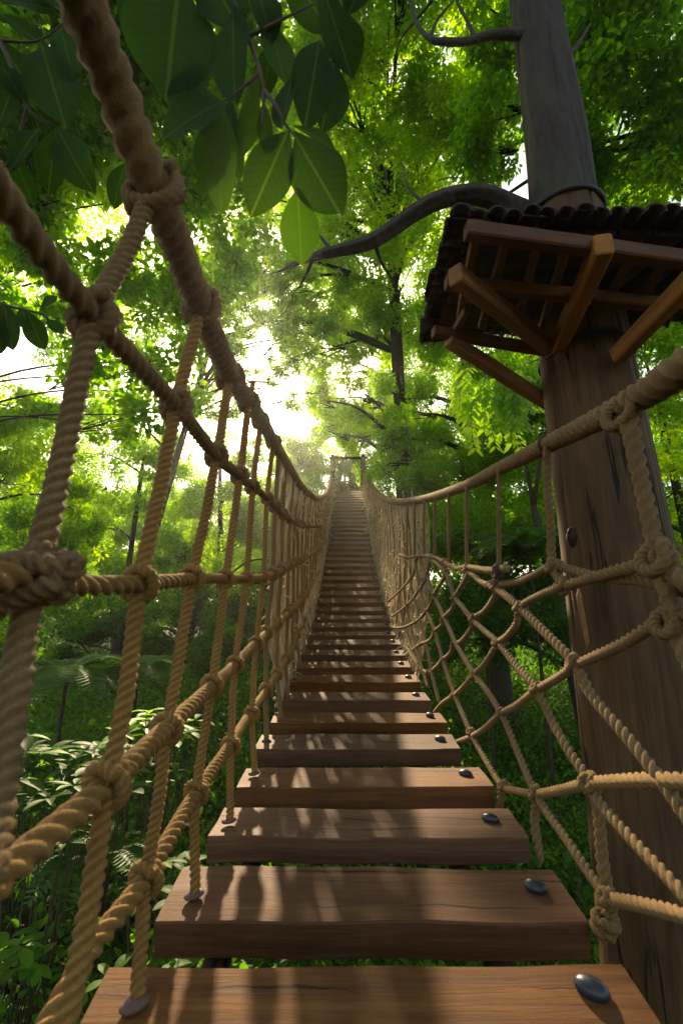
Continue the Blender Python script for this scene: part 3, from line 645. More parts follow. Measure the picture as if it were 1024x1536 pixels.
# knotted mesh of thin cords on the far part of both railings
def netting(side):
    mb = MB(); tab = RE if side < 0 else RR_; z0 = 3.0 if side < 0 else 3.7
    edge = leftX if side < 0 else rightX
    def pt(z, h):
        t = at_tab(tab, z+.12*h); b = CF(edge(z)+side*.0, treadYs(z)-.02, z)
        return b*(1-h)+t*h+RT*side*(.06*math.sin(math.pi*h))
    hs = np.linspace(0, 1, 9)
    z = z0
    while z < 16.8:
        st = .12+.006*z
        for dirn in (-1, 1):
            off = .26*dirn
            pts = [pt(min(max(z+off*h+random.gauss(0, .012), z0-.2), 17), h) for h in hs]
            rope_into(mb, pts, .0062+.0003*z, seg=5, flat=True, depth_ds=.05+.005*z, wob=.03)
        pts = [pt(z+random.gauss(0, .015), h) for h in hs]
        rope_into(mb, pts, .0065+.0003*z, seg=5, flat=True, depth_ds=.06+.006*z, wob=.01)
        for _ in range(9 if z < 9 else 6):
            blob_into(mb, pt(z+random.uniform(-.1, .1), random.random()), (RT, UP, FW), (.011+.0012*z,)*3, 6, 4, jit=.3)
        for _ in range(14):
            q = pt(z+random.uniform(-.1, .1), random.random()); v = np.array([random.gauss(0, .03), random.gauss(0, .05), random.gauss(0, .05)])*(1+.08*z)
            rope_into(mb, [q, q+v*.5+np.array([0, 0, .01]), q+v], .004+.0004*z, seg=4, flat=True, depth_ds=.03)
        z += st
    o = mb.build('rope_netting', M['rope_pale'], bridge); tag(o, 'fine knotted cord mesh on the far part of the railing', kind='stuff'); return o
netting(-1); netting(1)
# ------------------------------------------------------------------ far end frame
pe = planks[-1]
for sgn, lab in ((-1, 'weathered wooden post at the far top end of the bridge, left of the gap'), (1, 'weathered wooden post at the far top end of the bridge, right of the gap')):
    b = pe['front']+pe['t']*.35+RT*sgn*.56
    mb = MB(); g = float(ground_z(np.array([b[0]]), np.array([b[1]]))[0])
    limb_into(mb, [(b[0], b[1], g-.3), (b[0], b[1], b[2]+.3), (b[0]+sgn*.02, b[1], b[2]+1.38)], [.10, .08, .075], seg=12, jit=.05)
    o = mb.build('bridge_post', M['post'], None, origin=np.array([b[0], b[1], g])); tag(o, lab, 'post', 'posts at the far end of the bridge')
    w = MB()
    for k in range(6): knot_into(w, (b[0]+sgn*.01, b[1], b[2]+.95+k*.06), (0, 0, 1), (0, 1, 0), .088, .022, seg=6, turns=1, flat=True)
    w.build('rope_wrap', O_, o, origin=np.array([b[0], b[1], b[2]+1.3]))
b = pe['front']+pe['t']*.35
o = local_beam('crossbeam', b+RT*-.7+np.array([0, 0, 1.28]), b+RT*.7+np.array([0, 0, 1.28]), .08, .09, M['darkwood'], None); tag(o, 'dark timber crossbeam joining the two far posts', 'beam')
# landing deck past the last plank
mb = MB()
for k in range(9):
    a = pe['front']+pe['t']*.3+np.array([0, .16*k+.05, -.02]); beam_into(mb, a-RT*.8, a+RT*.8, .145, .05, seed=k)
tag(mb.build('landing_deck', M['plank']), 'wooden landing deck behind the last plank of the bridge', 'deck')
# ------------------------------------------------------------------ support tree with roof
RT_H = CP[2]+1.40
RH = CP[2]+1.25                                     # underside of the roof
px0, py0 = 1.10, 1.86
gz = float(ground_z(np.array([px0]), np.array([py0]))[0])
stree = empty('support_tree', (px0, py0, gz), 'huge bare timber trunk rising through the tiled roof on the right', 'tree')
mb = MB()
limb_into(mb, [(px0+.02, py0-.02, gz-.4), (px0+.02, py0-.01, 1.6), (px0+.01, py0, 3.0), (px0, py0, RT_H+.1), (px0, py0, RT_H+.62)], [.34, .27, .215, .185, .172], seg=260, jit=.035, ds=.03, seed=2, cracks=60)
lo = mb.build('trunk', M['post'], stree); 
# fluted cracks cut into the surface, knot hole swelling
mb = MB(); kc = W(862, 800, 1.86)
# upper trunk with bark
mb = MB()
limb_into(mb, [(px0, py0, RT_H+.57), (px0+.005, py0-.03, RT_H+1.1), (px0-.02, py0-.07, RT_H+1.9), (px0-.02, py0-.10, RT_H+3.2), (px0+.1, py0, RT_H+5.2), (px0+.3, py0+.5, RT_H+7)], [.160, .148, .122, .112, .09, .05], seg=150, jit=.06, ds=.04, seed=5, cracks=90)
tag(mb.build('upper_trunk', M['bark'], stree), 'grey brown barked trunk above the roof')
mb = MB(); t = np.linspace(0, 2*math.pi, 30); cc = np.array([px0, py0, RT_H+.60])
limb_into(mb, cc+np.stack([np.cos(t)*.178, np.sin(t)*.178, 0*t], 1), .013, seg=8, jit=0, ds=.03); mb.build('iron_band', M['iron'], stree)
# the big dark limb reaching left over the bridge
mb = MB()
limb_into(mb, [np.array([px0, py0, RT_H+.50]), W(770, 312, 2.45), W(722, 292, 2.45), W(668, 296, 2.45), W(625, 316, 2.45), W(588, 342, 2.47), W(555, 362, 2.5), W(520, 372, 2.52), W(478, 382, 2.6), W(445, 394, 2.75), W(415, 408, 3.0)], [.066, .055, .050, .046, .044, .042, .039, .035, .026, .014, .004], seg=40, jit=.11, ds=.03, seed=3, cracks=40)
for a_, b_, c_ in (((640, 308, 2.45), (612, 280, 2.6), (600, 235, 2.8)), ((560, 360, 2.5), (575, 400, 2.6), (598, 430, 2.8)), ((500, 378, 2.55), (470, 340, 2.7), (455, 300, 2.9)), ((470, 385, 2.62), (455, 420, 2.8), (440, 440, 3.0))):
    limb_into(mb, [W(*a_), W(*b_), W(*c_)], [.012, .007, .002], seg=6, ds=.05)
tag(mb.build('limb', M['bark_dark'], stree), 'thick dark limb curving left over the bridge')
mb = MB()
limb_into(mb, [W(790, 52, 2.5), W(740, 52, 2.52), W(700, 62, 2.6), W(668, 62, 2.65), W(643, 57, 2.7), W(620, 20, 2.9), W(610, -60, 3.2)], [.034, .026, .022, .02, .016, .010, .005], seg=10, ds=.05)
limb_into(mb, [W(712, 58, 2.58), W(700, 30, 2.65), W(685, 0, 2.75), W(670, -50, 2.9)], [.012, .010, .008, .004], seg=7, ds=.06)
limb_into(mb, [W(645, 57, 2.7), W(655, 30, 2.8), W(680, 0, 2.9)], [.012, .009, .005], seg=7, ds=.06)
limb_into(mb, [W(648, 0, 2.9), W(628, 25, 3.0), W(600, 60, 3.2), W(590, 100, 3.4)], [.010, .008, .006, .003], seg=7, ds=.06)
limb_into(mb, [W(850, 85, 2.5), W(870, 60, 2.6), W(885, 35, 2.7)], [.012, .009, .005], seg=7, ds=.06)
mb.build('limb', M['bark'], stree)
# knot hole on the post
mb = MB(); kh = np.array([px0-.155, py0-.15, 0]); kh = W(861, 806, 1.735)
blob_into(mb, kh+FW*.012, (RT, UP, FW), (.021, .034, .022), jit=.35, seed=4)
mb.build('knot_hole', M['darkwood'], stree, origin=kh)
# pale split on the left side of the post
mb = MB(); 
a = W(868, 892, 1.72); b_ = W(880, 960, 1.70)
limb_into(mb, [a+UP*.02, a, (a+b_)/2-RT*.002, b_, b_-UP*.03], [.003, .009, .011, .008, .002], seg=8, ds=.02)
tag(mb.build('bark_split', M['brace'], stree, origin=a), 'pale fresh split in the wood on the left flank')
# roof
roof = empty('tiled_roof', (px0, py0, RH), 'small dark roof of mossy overlapping tiles on orange timber braces around the tree', 'roof')
poly = np.array([(.40, 1.24), (2.35, 1.33), (2.35, 1.5), (1.35, 1.97), (.42, 1.93)])
apex = np.array([px0+.05, py0, RH+.42])
def rz(x, y):                                        # roof slopes up to the tree
    d = math.hypot((x-apex[0])*.8, (y-apex[1])*1.4); return RH + max(0, .22-.2*d)
# boarded deck under the tiles
nb = 15
mb = MB()
xs = np.linspace(.44, 2.33, nb+1)
def ylim(x):
    y0 = np.interp(x, [.4, 2.35], [1.24, 1.33])+.03
    y1 = np.interp(x, [.42, 1.35, 2.35], [1.93, 1.98, 1.5])-.03
    return y0, y1
for i in range(nb):
    x = (xs[i]+xs[i+1])/2; y0, y1 = ylim(x); w = (xs[i+1]-xs[i])-.012
    ys = np.linspace(y0, y1, 4)
    for j in range(3): beam_into(mb, (x, ys[j], rz(x, ys[j])+.03), (x, ys[j+1], rz(x, ys[j+1])+.03), w, .02, seed=i, nseg=3)
mb.build('roof_boards', M['darkwood'], roof)
mb = MB()
def tile_into(mb, c, fwd, up, w, l):
    """half-round clay tile"""
    fwd = unit(fwd); up = unit(np.asarray(up)-fwd*np.dot(fwd, up)); sd = np.cross(fwd, up)
    a = np.linspace(0, math.pi, 8); n = 4; rows = []
    for k in range(n):
        for rr in (1, .8):
            s = 1-.12*k/(n-1)
            rows.append(np.asarray(c)+fwd*l*k/(n-1)+sd*(np.cos(a)*w/2*rr*s)[:, None]+up*(np.sin(a)*w*.42*rr*s)[:, None])
    V = np.array(rows).reshape(-1, 3); V = V+.003*vnoise(V*12, 1, 3)[:, None]
    I = np.arange(len(V)).reshape(n, 2, 8); Q = []
    for k in range(n-1):
        for j in range(7):
            Q.append([I[k, 0, j], I[k, 0, j+1], I[k+1, 0, j+1], I[k+1, 0, j]]); Q.append([I[k, 1, j], I[k+1, 1, j], I[k+1, 1, j+1], I[k, 1, j+1]])
    for j in range(7): Q.append([I[0, 0, j], I[0, 1, j], I[0, 1, j+1], I[0, 0, j+1]]); Q.append([I[-1, 0, j], I[-1, 0, j+1], I[-1, 1, j+1], I[-1, 1, j]])
    mb.add(V, Q)
def edge_rows(p0, p1, inward, rows, tw=.066):
    p0 = np.array([*p0]); p1 = np.array([*p1]); L = np.linalg.norm(p1-p0); n = int(L/(tw*.86))
    inward = unit(np.array([*inward, 0]))
    for r in range(rows):
        for k in range(n+1):
            f = (k+.5*(r % 2))/n
            if f > 1: continue
            q = p0*(1-f)+p1*f; q = np.array([q[0], q[1], 0])+inward*(r*.085-.035+random.uniform(-.012, .012))
            if not (.3 < q[0] < 2.5 and q[1] < 2.3): continue
            z = rz(q[0], q[1])+.045+r*.004+random.uniform(-.006, .006)
            q2 = q+inward*.12
            tile_into(mb, (q[0], q[1], z), (inward[0], inward[1], (rz(q2[0], q2[1])-rz(q[0], q[1]))/.12-.12), (0, 0, 1), tw*random.uniform(.92, 1.12), .14)
edge_rows((.38, 1.22), (2.35, 1.31), (0, 1), 6)
edge_rows((.385, 1.24), (.405, 1.95), (1, 0), 5)
edge_rows((.42, 1.96), (1.35, 2.01), (0, -1), 3)
edge_rows((1.37, 2.0), (2.37, 1.5), (-.4, -.9), 3)
mb.build('roof_tiles', M['tile'], roof)
def rbeam(name, p, q, w, h, mat, lab=None): return local_beam(name, p, q, w, h, mat, roof, label=lab, nseg=6, jit=.003)
rbeam('beam', W(697, 346, 1.50), W(1150, 405, 1.58), .045, .055, M['redwood'], 'red brown edge beam under the near edge of the roof')
rbeam('beam', W(668, 424, 1.73), W(1130, 470, 1.82), .04, .05, M['redwood'])
rbeam('beam', W(650, 498, 1.97), W(840, 528, 2.10), .04, .045, M['redwood'])
for x0, y0, d0, x1, y1, d1 in ((712, 362, 1.64, 690, 480, 2.1), (760, 362, 1.66, 722, 495, 2.2), (806, 370, 1.68, 772, 505, 2.2), (850, 372, 1.69, 812, 500, 2.2), (700, 470, 2.0, 672, 522, 2.25), (950, 385, 1.7, 905, 470, 2.05), (1000, 390, 1.71, 960, 462, 2.0)):
    rbeam('rafter', W(x0, y0-6, d0*.93), W(x1, y1-6, d1*.93), .028, .03, M['redwood'])
for a, b_, w, h, lab in (((682, 412, 1.60), (830, 525, 2.10), .055, .07, 'left orange brace'), ((905, 366, 1.48), (834, 527, 2.08), .06, .075, 'middle orange brace leaning to the right'), ((672, 510, 1.98), (822, 604, 2.22), .05, .06, 'far orange brace at the lower left corner'), ((1050, 405, 1.50), (925, 535, 1.85), .055, .07, 'right brace cut by the picture edge')):
    rbeam('brace', W(*a), W(*b_), w, h, M['brace'], lab)
mb = MB(); c = np.array([px0, py0, RH-.05]); t = np.linspace(0, 2*math.pi, 30)
for k in range(3): rope_into(mb, c+np.stack([np.cos(t)*.193, np.sin(t)*.193, .012*k+.006*np.sin(3*t+k)], 1), .005, seg=8, flat=True)
mb.build('iron_wire', M['iron'], roof)
# ------------------------------------------------------------------ trees
GAPS.append((CF(-.12, -.99, 1.35), .42)); GAPS.append((CF(-.15, -1.1, 2.3), .3)); GAPS.append((CF(-.25, -.88, .85), .26)); GAPS.append((CF(-.45, .1, 1.2), .22)); GAPS.append((CP, .10)); GAPS.append((W(730, 600, 3.4), .30)); GAPS.append((W(235, 1050, 4.0), .2))
for px_, py_, d_, r_g in ((640, 640, 10, .7), (720, 560, 9, .5), (600, 560, 11, .6), (250, 800, 13, .8), (140, 860, 12, .6), (330, 860, 13, .6), (60, 980, 8, .5), (900, 120, 5, .35), (980, 260, 5.4, .35), (620, 180, 8.5, .7), (700, 90, 7.5, .5)):
    GAPS.append((W(px_, py_, d_)+SUN_D*1.0, r_g))
def tree(name, label, cat, base, trunk_top, tr, clumps, L, mat, bark='bark', cov=1.6, tpl=TPL4, subs=12, group=None, wr=.55, fine=.42, trunk_mid=None):
    gz = float(ground_z(np.array([base[0]]), np.array([base[1]]))[0])
    root = empty(name, (base[0], base[1], gz), label, cat, group)
    top = np.array(trunk_top, float)
    b0 = np.array([base[0], base[1], gz-.3]); mid = (b0+top)/2+np.array([.15*random.uniform(-1, 1), 0, 0]) if trunk_mid is None else np.array(trunk_mid)
    mb = MB(); limb_into(mb, [b0, (b0+mid)/2, mid, top], [tr*1.35, tr*1.05, tr*.85, tr*.45], seg=12, ds=.3, jit=.07)
    mb.build('trunk', M[bark], root)
    cm, lm = MB(), MB(); path = catmull([b0, mid, top], 20)
    for cl in clumps:
        px, py, d, rp = cl[:4]; cv = cl[4] if len(cl) > 4 else cov
        c = W(px, py, d); rad = rp/F*d
        subsc = clump_leaves(cm, c, rad, cv, L, wr=wr, tpl=tpl, subs=subs, fine=fine)
        # limb from the trunk to the clump, then twigs
        k = int(np.argmin(np.linalg.norm(path[8:]-c+np.array([0, 0, .25*np.linalg.norm(path[-1]-c)]), axis=1)))+8
        a = path[min(k, 19)]; m_ = (a+c)/2+np.array([0, 0, .12*np.linalg.norm(c-a)])
        limb_into(lm, [a, m_, c], [tr*.32, tr*.2, tr*.09], seg=7, ds=.25)
        for s in subsc[:6]:
            limb_into(lm, [c*.8+a*.2, (c+s)/2+RNG.normal(0, .05, 3), s], [tr*.09, tr*.06, tr*.025], seg=5, ds=.3)
    limb_into(lm, path[7:], np.linspace(tr*.5, tr*.3, len(path)-7), seg=6, ds=.3)
    lm.build('limbs', M[bark], root); cm.build('crown', M[mat], root)
    return root
tree('broadleaf_tree', 'near broadleaf tree at the upper left whose leaves hang behind the thick handrail', 'tree', (-7.0, 6.0), W(-170, 200, 7.5), .08,
     [(60, 90, 5.2, 120), (190, 150, 5.6, 110), (90, 300, 6, 110), (230, 400, 6.5, 90), (330, 290, 6.5, 90), (340, 110, 6, 110), (20, 420, 6.2, 70), (150, 560, 7, 60), (250, 540, 7, 55), (205, 620, 7, 42), (130, 470, 6.6, 60), (300, 450, 7, 55), (-60, 250, 6, 120), (210, 20, 5, 110), (300, 600, 8.5, 26), (330, 420, 8, 55), (60, 620, 9, 40), (170, 640, 8, 35), (-100, 50, 5, 160), (100, -120, 4.5, 160), (300, -100, 4.8, 150), (380, 180, 7, 80), (280, 200, 7, 90), (140, 230, 7, 90)],  # clumps above the frame are added to shade the near leaves and ropes
     .12, 'leaf_mid', cov=1.15, tpl=TPL6)
tree('broadleaf_tree', 'bright green tree at the left edge below the pale sky', 'tree', (-7.6, 8.6), W(-20, 640, 9.6), .13,
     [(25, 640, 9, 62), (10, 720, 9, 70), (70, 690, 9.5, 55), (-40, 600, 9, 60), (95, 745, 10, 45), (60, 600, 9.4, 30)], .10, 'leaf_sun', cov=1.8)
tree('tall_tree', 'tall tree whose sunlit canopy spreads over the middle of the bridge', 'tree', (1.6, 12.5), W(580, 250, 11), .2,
     [(440, 420, 12, 72), (515, 350, 11, 90), (395, 395, 12, 60), (560, 230, 9.5, 95), (500, 520, 12.5, 62), (545, 590, 12.5, 50), (600, 430, 11, 85), (640, 250, 9, 100), (690, 110, 7.6, 120), (580, 80, 7.6, 110), (480, 240, 9.5, 90), (620, 350, 10, 70), (480, 600, 12.8, 34), (505, 650, 13, 30), (455, 500, 12.6, 34), (660, 170, 8, 80), (420, 300, 10, 80), (530, 150, 8, 90), (440, 120, 8, 90), (560, 500, 12, 50), (470, 20, 7, 100), (600, -40, 6.5, 120), (500, -150, 6, 160), (700, -150, 6, 160), (420, 200, 10, 80), (350, 330, 11, 60), (360, 400, 12, 50), (340, 500, 13, 40), (480, 340, 12, 80), (550, 300, 12, 80), (600, 500, 12, 60)],  # crown carried on past the top of the frame, added for overhead shade
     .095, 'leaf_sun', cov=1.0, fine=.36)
tree('dense_tree', 'dense dark green tree behind the right handrail', 'tree', (3.4, 10.6), W(690, 480, 10.3), .2,
     [(640, 620, 10, 70), (600, 690, 10.2, 52), (680, 710, 9.8, 75), (730, 570, 9, 75), (770, 670, 8.8, 80), (650, 520, 10.5, 70), (640, 790, 9, 70), (730, 800, 8.8, 80), (800, 780, 8.6, 70), (700, 450, 10.5, 60), (600, 600, 11, 50), (760, 480, 9.5, 60), (590, 660, 10.4, 30), (580, 700, 11, 28)],
     .075, 'leaf_mid', cov=1.5, fine=.36)
tree('broadleaf_tree', 'shaded leafy tree filling the top right corner above the roof', 'tree', (4.2, 4.6), W(1010, 150, 5.2), .16,
     [(930, 90, 4.8, 120), (1000, 240, 5.2, 100), (900, 215, 5.5, 85), (980, 0, 4.4, 120), (1060, 130, 5, 120), (1040, 370, 5.8, 80), (860, 20, 5, 90), (930, 280, 6, 50), (730, 240, 6.5, 55), (745, 170, 6, 55), (710, 325, 7, 45), (1090, 450, 5.6, 90), (750, 30, 5, 60)],
     .085, 'leaf_mid', cov=1.5, tpl=TPL6)
tree('leafy_tree', 'sunlit green tree behind the trunk at the right edge', 'tree', (6.2, 8.2), W(990, 620, 8.4), .12,
     [(985, 600, 7.8, 60), (1010, 730, 8, 85), (980, 850, 8, 70), (960, 520, 7.6, 42), (1060, 560, 7.8, 80), (1050, 840, 8, 80), (945, 780, 8.6, 50), (1000, 500, 7.6, 50), (1000, 900, 8, 60)], .085, 'leaf_sun', cov=1.4)
tree('young_tree', 'sunlit yellow green tree glowing between the left hanger ropes', 'tree', (-3.7, 14.2), W(330, 700, 14.5), .12,
     [(330, 770, 13.5, 68), (275, 735, 14.5, 55), (385, 735, 15, 48), (320, 840, 13, 70), (410, 790, 14, 50), (250, 830, 13.5, 55), (360, 700, 15, 34), (430, 720, 17, 38), (440, 800, 15, 40)], .10, 'leaf_sun', cov=1.9)
tree('slender_tree', 'slender forked tree with hazy green crown left of the second hanger rope', 'tree', (-5.9, 12.4), W(215, 690, 13), .10,
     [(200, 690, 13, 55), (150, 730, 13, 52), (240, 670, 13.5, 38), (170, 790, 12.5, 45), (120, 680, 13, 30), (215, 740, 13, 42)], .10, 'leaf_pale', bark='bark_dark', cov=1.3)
tree('slender_tree', 'thin leaning trunk tree near the left edge below the sky gap', 'tree', (-7.2, 10.6), W(105, 735, 12), .07,
     [(60, 790, 11.5, 55), (110, 800, 11.5, 45), (20, 820, 11, 60), (130, 860, 11, 50), (60, 870, 10.5, 60)], .09, 'leaf_mid', bark='bark_pale', cov=1.6)
tree('far_tree', 'pale hazy tree beyond the dip of the left handrail', 'tree', (-1.6, 21), W(440, 680, 23), .16,
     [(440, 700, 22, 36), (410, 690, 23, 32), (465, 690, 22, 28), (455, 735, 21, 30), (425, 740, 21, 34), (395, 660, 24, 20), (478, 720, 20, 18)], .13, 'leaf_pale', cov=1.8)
tree('far_tree', 'dark tree standing in the gap past the far posts', 'tree', (.7, 23.5), W(528, 690, 25), .32,
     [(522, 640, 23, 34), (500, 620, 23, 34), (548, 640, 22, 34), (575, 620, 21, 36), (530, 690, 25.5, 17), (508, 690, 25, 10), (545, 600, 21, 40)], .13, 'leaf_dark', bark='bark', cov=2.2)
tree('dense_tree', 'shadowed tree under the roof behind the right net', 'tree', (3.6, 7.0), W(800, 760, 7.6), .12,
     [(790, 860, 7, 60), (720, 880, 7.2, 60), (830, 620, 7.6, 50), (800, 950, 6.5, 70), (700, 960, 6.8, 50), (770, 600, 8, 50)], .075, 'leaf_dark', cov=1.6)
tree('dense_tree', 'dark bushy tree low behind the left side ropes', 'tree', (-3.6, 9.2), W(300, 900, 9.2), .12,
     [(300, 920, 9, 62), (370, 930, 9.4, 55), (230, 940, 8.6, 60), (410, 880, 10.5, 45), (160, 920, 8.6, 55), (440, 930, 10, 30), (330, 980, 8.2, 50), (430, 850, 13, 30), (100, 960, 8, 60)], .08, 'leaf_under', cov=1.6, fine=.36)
# bright hanging spray below the left corner of the roof
SUNCUT = False
tree('broadleaf_tree', 'finely leaved tree with the sun shining through its lower boughs', 'tree', (-6.6, 13.5), W(330, 470, 13), .13,
     [(350, 500, 11.5, 36), (372, 455, 11.5, 40), (425, 480, 11.5, 36), (345, 560, 12, 28), (300, 500, 11, 45), (250, 470, 11, 50), (400, 405, 11, 50), (455, 540, 12, 30), (440, 440, 12, 45), (280, 420, 10.5, 60), (420, 540, 12.5, 18), (470, 590, 12.5, 24), (210, 530, 11.5, 45), (330, 620, 13, 25), (140, 600, 12, 40), (60, 470, 11, 50), (100, 520, 11.5, 45), (362, 520, 9.5, 24), (428, 512, 9.5, 26), (396, 482, 9.5, 22), (372, 556, 9.6, 18), (432, 552, 9.8, 20), (410, 572, 10, 12), (440, 600, 11, 20), (470, 480, 11, 40), (500, 440, 12, 40), (440, 425, 11, 36), (520, 530, 13, 36), (350, 610, 13, 26)], .085, 'leaf_mid', cov=1.0, fine=.34, bark='bark_dark')
tree('far_tree', 'dark shaded tree closing the gap beneath the crossbeam past the last plank', 'tree', (.2, 24.5), W(515, 690, 26), .12,
     [(515, 700, 24, 26), (535, 715, 24.5, 22), (505, 735, 24, 22), (525, 740, 24, 24), (545, 740, 24, 22), (560, 700, 24, 30)], .12, 'leaf_dark', cov=2.0)
tree('far_tree', 'pale sunlit tree rising beyond the left far post', 'tree', (-1.2, 22), W(455, 670, 23), .12,
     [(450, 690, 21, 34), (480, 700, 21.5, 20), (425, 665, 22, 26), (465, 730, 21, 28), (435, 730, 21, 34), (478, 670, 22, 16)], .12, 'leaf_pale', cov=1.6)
tree('dense_tree', 'leafy tree arching over the far end of the bridge', 'tree', (3.2, 17.5), W(600, 560, 18), .2,
     [(500, 560, 17, 45), (540, 530, 17, 50), (590, 560, 17, 50), (520, 620, 18, 36), (560, 640, 18, 34), (490, 640, 18.5, 22), (600, 620, 17, 45), (480, 600, 17.5, 28), (560, 480, 17, 50), (610, 680, 17, 40), (510, 480, 17, 45), (575, 690, 18, 22), (470, 540, 17, 32), (500, 420, 16, 50), (455, 480, 16, 40), (545, 560, 17, 45), (530, 660, 19, 30), (480, 650, 20, 22)], .11, 'leaf_sun', cov=1.5, fine=.36)
SUNCUT = True
vine = empty('hanging_vine', W(735, 560, 3.4), 'lime green hanging spray of pointed leaves lit by the sun below the roof corner', 'vine')
vm, sm = MB(), MB()
for k in range(34):
    a = W(random.uniform(700, 790), random.uniform(545, 590), 3.4+random.uniform(-.2, .25)); ln = random.uniform(.25, .5)
    e = a+np.array([random.uniform(-.16, .08), 0, -ln]); q = catmull([a, (a+e)/2+np.array([-.04, 0, .04]), e], 14)
    limb_into(sm, q, .0022, seg=5, jit=0, ds=.05)
    for j in range(2, 14):
        for s in (-1, 1):
            leaves_into(vm, q[j][None], np.array([[s*.7+random.uniform(-.2, .2), random.uniform(-.4, .4), -.8]]), np.array([[random.uniform(-.3, .3), -1, .5]]), .085*random.uniform(.7, 1.2), .34)
limb_into(sm, [W(790, 545, 3.3), W(850, 520, 3.0), W(900, 470, 3.4), W(1010, 400, 4.8)], [.006, .009, .012, .02], seg=6, ds=.1)
vm.build('leaves', M['leaf_lime'], vine); sm.build('stem', M['green_stem'], vine)
# ------------------------------------------------------------------ forest mass at the back (nobody could count it)
mb, mbl = MB(), MB()
for (px, py, d, rp, cv) in [(20, 900, 17, 90, 2), (120, 880, 18, 80, 2), (220, 880, 18, 80, 2), (320, 860, 19, 80, 2), (420, 840, 20, 60, 2), (0, 780, 20, 90, 1.6), (110, 770, 21, 75, 1.3), (210, 790, 21, 75, 1.6), (300, 800, 22, 70, 1.6), (380, 800, 22, 60, 1.7), (460, 800, 20, 50, 2),
                            (600, 720, 19, 70, 2), (660, 650, 18, 80, 2), (740, 620, 17, 90, 2), (640, 540, 18, 75, 1.6), (720, 500, 17, 80, 1.6), (820, 560, 16, 90, 2), (840, 680, 16, 90, 2), (760, 740, 16, 90, 2.2), (660, 800, 16, 80, 2.2), (580, 800, 18, 60, 2.2), (900, 760, 14, 100, 2), (960, 640, 14, 90, 1.5), (1010, 540, 14, 80, 1.2), (860, 860, 13, 90, 2.4), (740, 900, 13, 90, 2.4), (980, 900, 12, 100, 2.2), (620, 900, 14, 60, 2.2), (590, 600, 19, 40, 1.2), (960, 450, 13, 80, 1.2), (620, 420, 16, 90, 1.6), (560, 300, 16, 100, 1.3), (700, 380, 15, 90, 1.6), (640, 200, 14, 110, 1.2), (900, 330, 12, 110, 1.4), (960, 180, 11, 120, 1.2), (900, 60, 10, 130, 1.2), (700, 60, 12, 120, 1), (520, 130, 14, 110, 1), (420, 250, 15, 90, 1), (300, 350, 15, 90, 1.0), (180, 450, 14, 80, 1.1), (60, 380, 13, 100, 1), (120, 220, 13, 110, 1), (250, 100, 13, 120, 1), (60, 60, 12, 120, 1), (330, 660, 22, 30, 1), (60, 800, 14, 90, 1.6), (180, 830, 15, 80, 1.8), (290, 860, 15, 70, 1.8), (390, 860, 17, 60, 1.8), (240, 760, 19, 60, 1.5), (130, 720, 18, 60, 1.2), (20, 720, 16, 60, 1.2), (380, 760, 20, 50, 1.5), (190, 620, 18, 60, 1.1), (60, 680, 18, 80, 1.3), (250, 700, 22, 60, 1.2), (300, 560, 18, 50, .8)]:
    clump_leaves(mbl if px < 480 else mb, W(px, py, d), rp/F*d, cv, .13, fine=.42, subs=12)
SUNCUT = False
for k in range(17):
    px = -40+k*70
    for py, d, rp in ((885, 25, 50), (820, 26, 50), (760, 27, 45)):
        if 440 < px < 600 and py < 800: continue
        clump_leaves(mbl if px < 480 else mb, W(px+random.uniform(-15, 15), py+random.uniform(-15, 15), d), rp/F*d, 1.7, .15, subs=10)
SUNCUT = True
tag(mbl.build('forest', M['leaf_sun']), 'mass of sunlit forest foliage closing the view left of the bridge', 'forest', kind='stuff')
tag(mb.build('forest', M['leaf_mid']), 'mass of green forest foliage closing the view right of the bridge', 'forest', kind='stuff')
# ------------------------------------------------------------------ undergrowth
def scatter_plants(n, xr, yr, hmin, hmax, L, per, keepf, seedv, tpl=TPL4, wr=.6):
    mb = MB(); rg = np.random.default_rng(seedv)
    x = rg.uniform(*xr, n*3); y = rg.uniform(*yr, n*3); k = keepf(x, y, rg)
    x, y = x[k][:n], y[k][:n]; z = ground_z(x, y); n = len(x)
    H = rg.uniform(hmin, hmax, n)*(1+.35*vnoise(np.stack([x, y, x*0], 1), 1.3, 9))
    m = n*per; i = np.repeat(np.arange(n), per)
    g = rg.normal(size=(m, 3)); g /= np.linalg.norm(g, axis=1)[:, None]; rr = rg.random(m)**.5
    P_ = np.stack([x[i], y[i], z[i]+H[i]*.62], 1)+g*rr[:, None]*np.stack([H[i]*.5, H[i]*.5, H[i]*.42], 1)
    d = g+rg.normal(0, .4, (m, 3)); d[:, 2] -= .15; nr = rg.normal(0, .45, (m, 3))+np.array([0, 0, 1.0])
    tone = np.clip(rg.random(n)[i]*.6+rg.random(m)*.4, 0, 1)
    leaves_into(mb, P_, d, nr, L*rg.uniform(.6, 1.2, m)*(.7+.6*rg.random(n)[i]), wr, tpl, tone); return mb
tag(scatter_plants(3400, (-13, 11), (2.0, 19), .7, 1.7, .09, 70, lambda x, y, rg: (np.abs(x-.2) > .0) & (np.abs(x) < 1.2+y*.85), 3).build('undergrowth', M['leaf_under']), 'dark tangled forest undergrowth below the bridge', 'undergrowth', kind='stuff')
tag(scatter_plants(700, (-6, 5), (.2, 5.2), .35, 1.1, .07, 90, lambda x, y, rg: (np.abs(x) < 1.4+y*1.1), 5, TPL6, .5).build('undergrowth', M['leaf_mid']), 'small leaved green plants on the forest floor beside the bridge', 'undergrowth', kind='stuff')
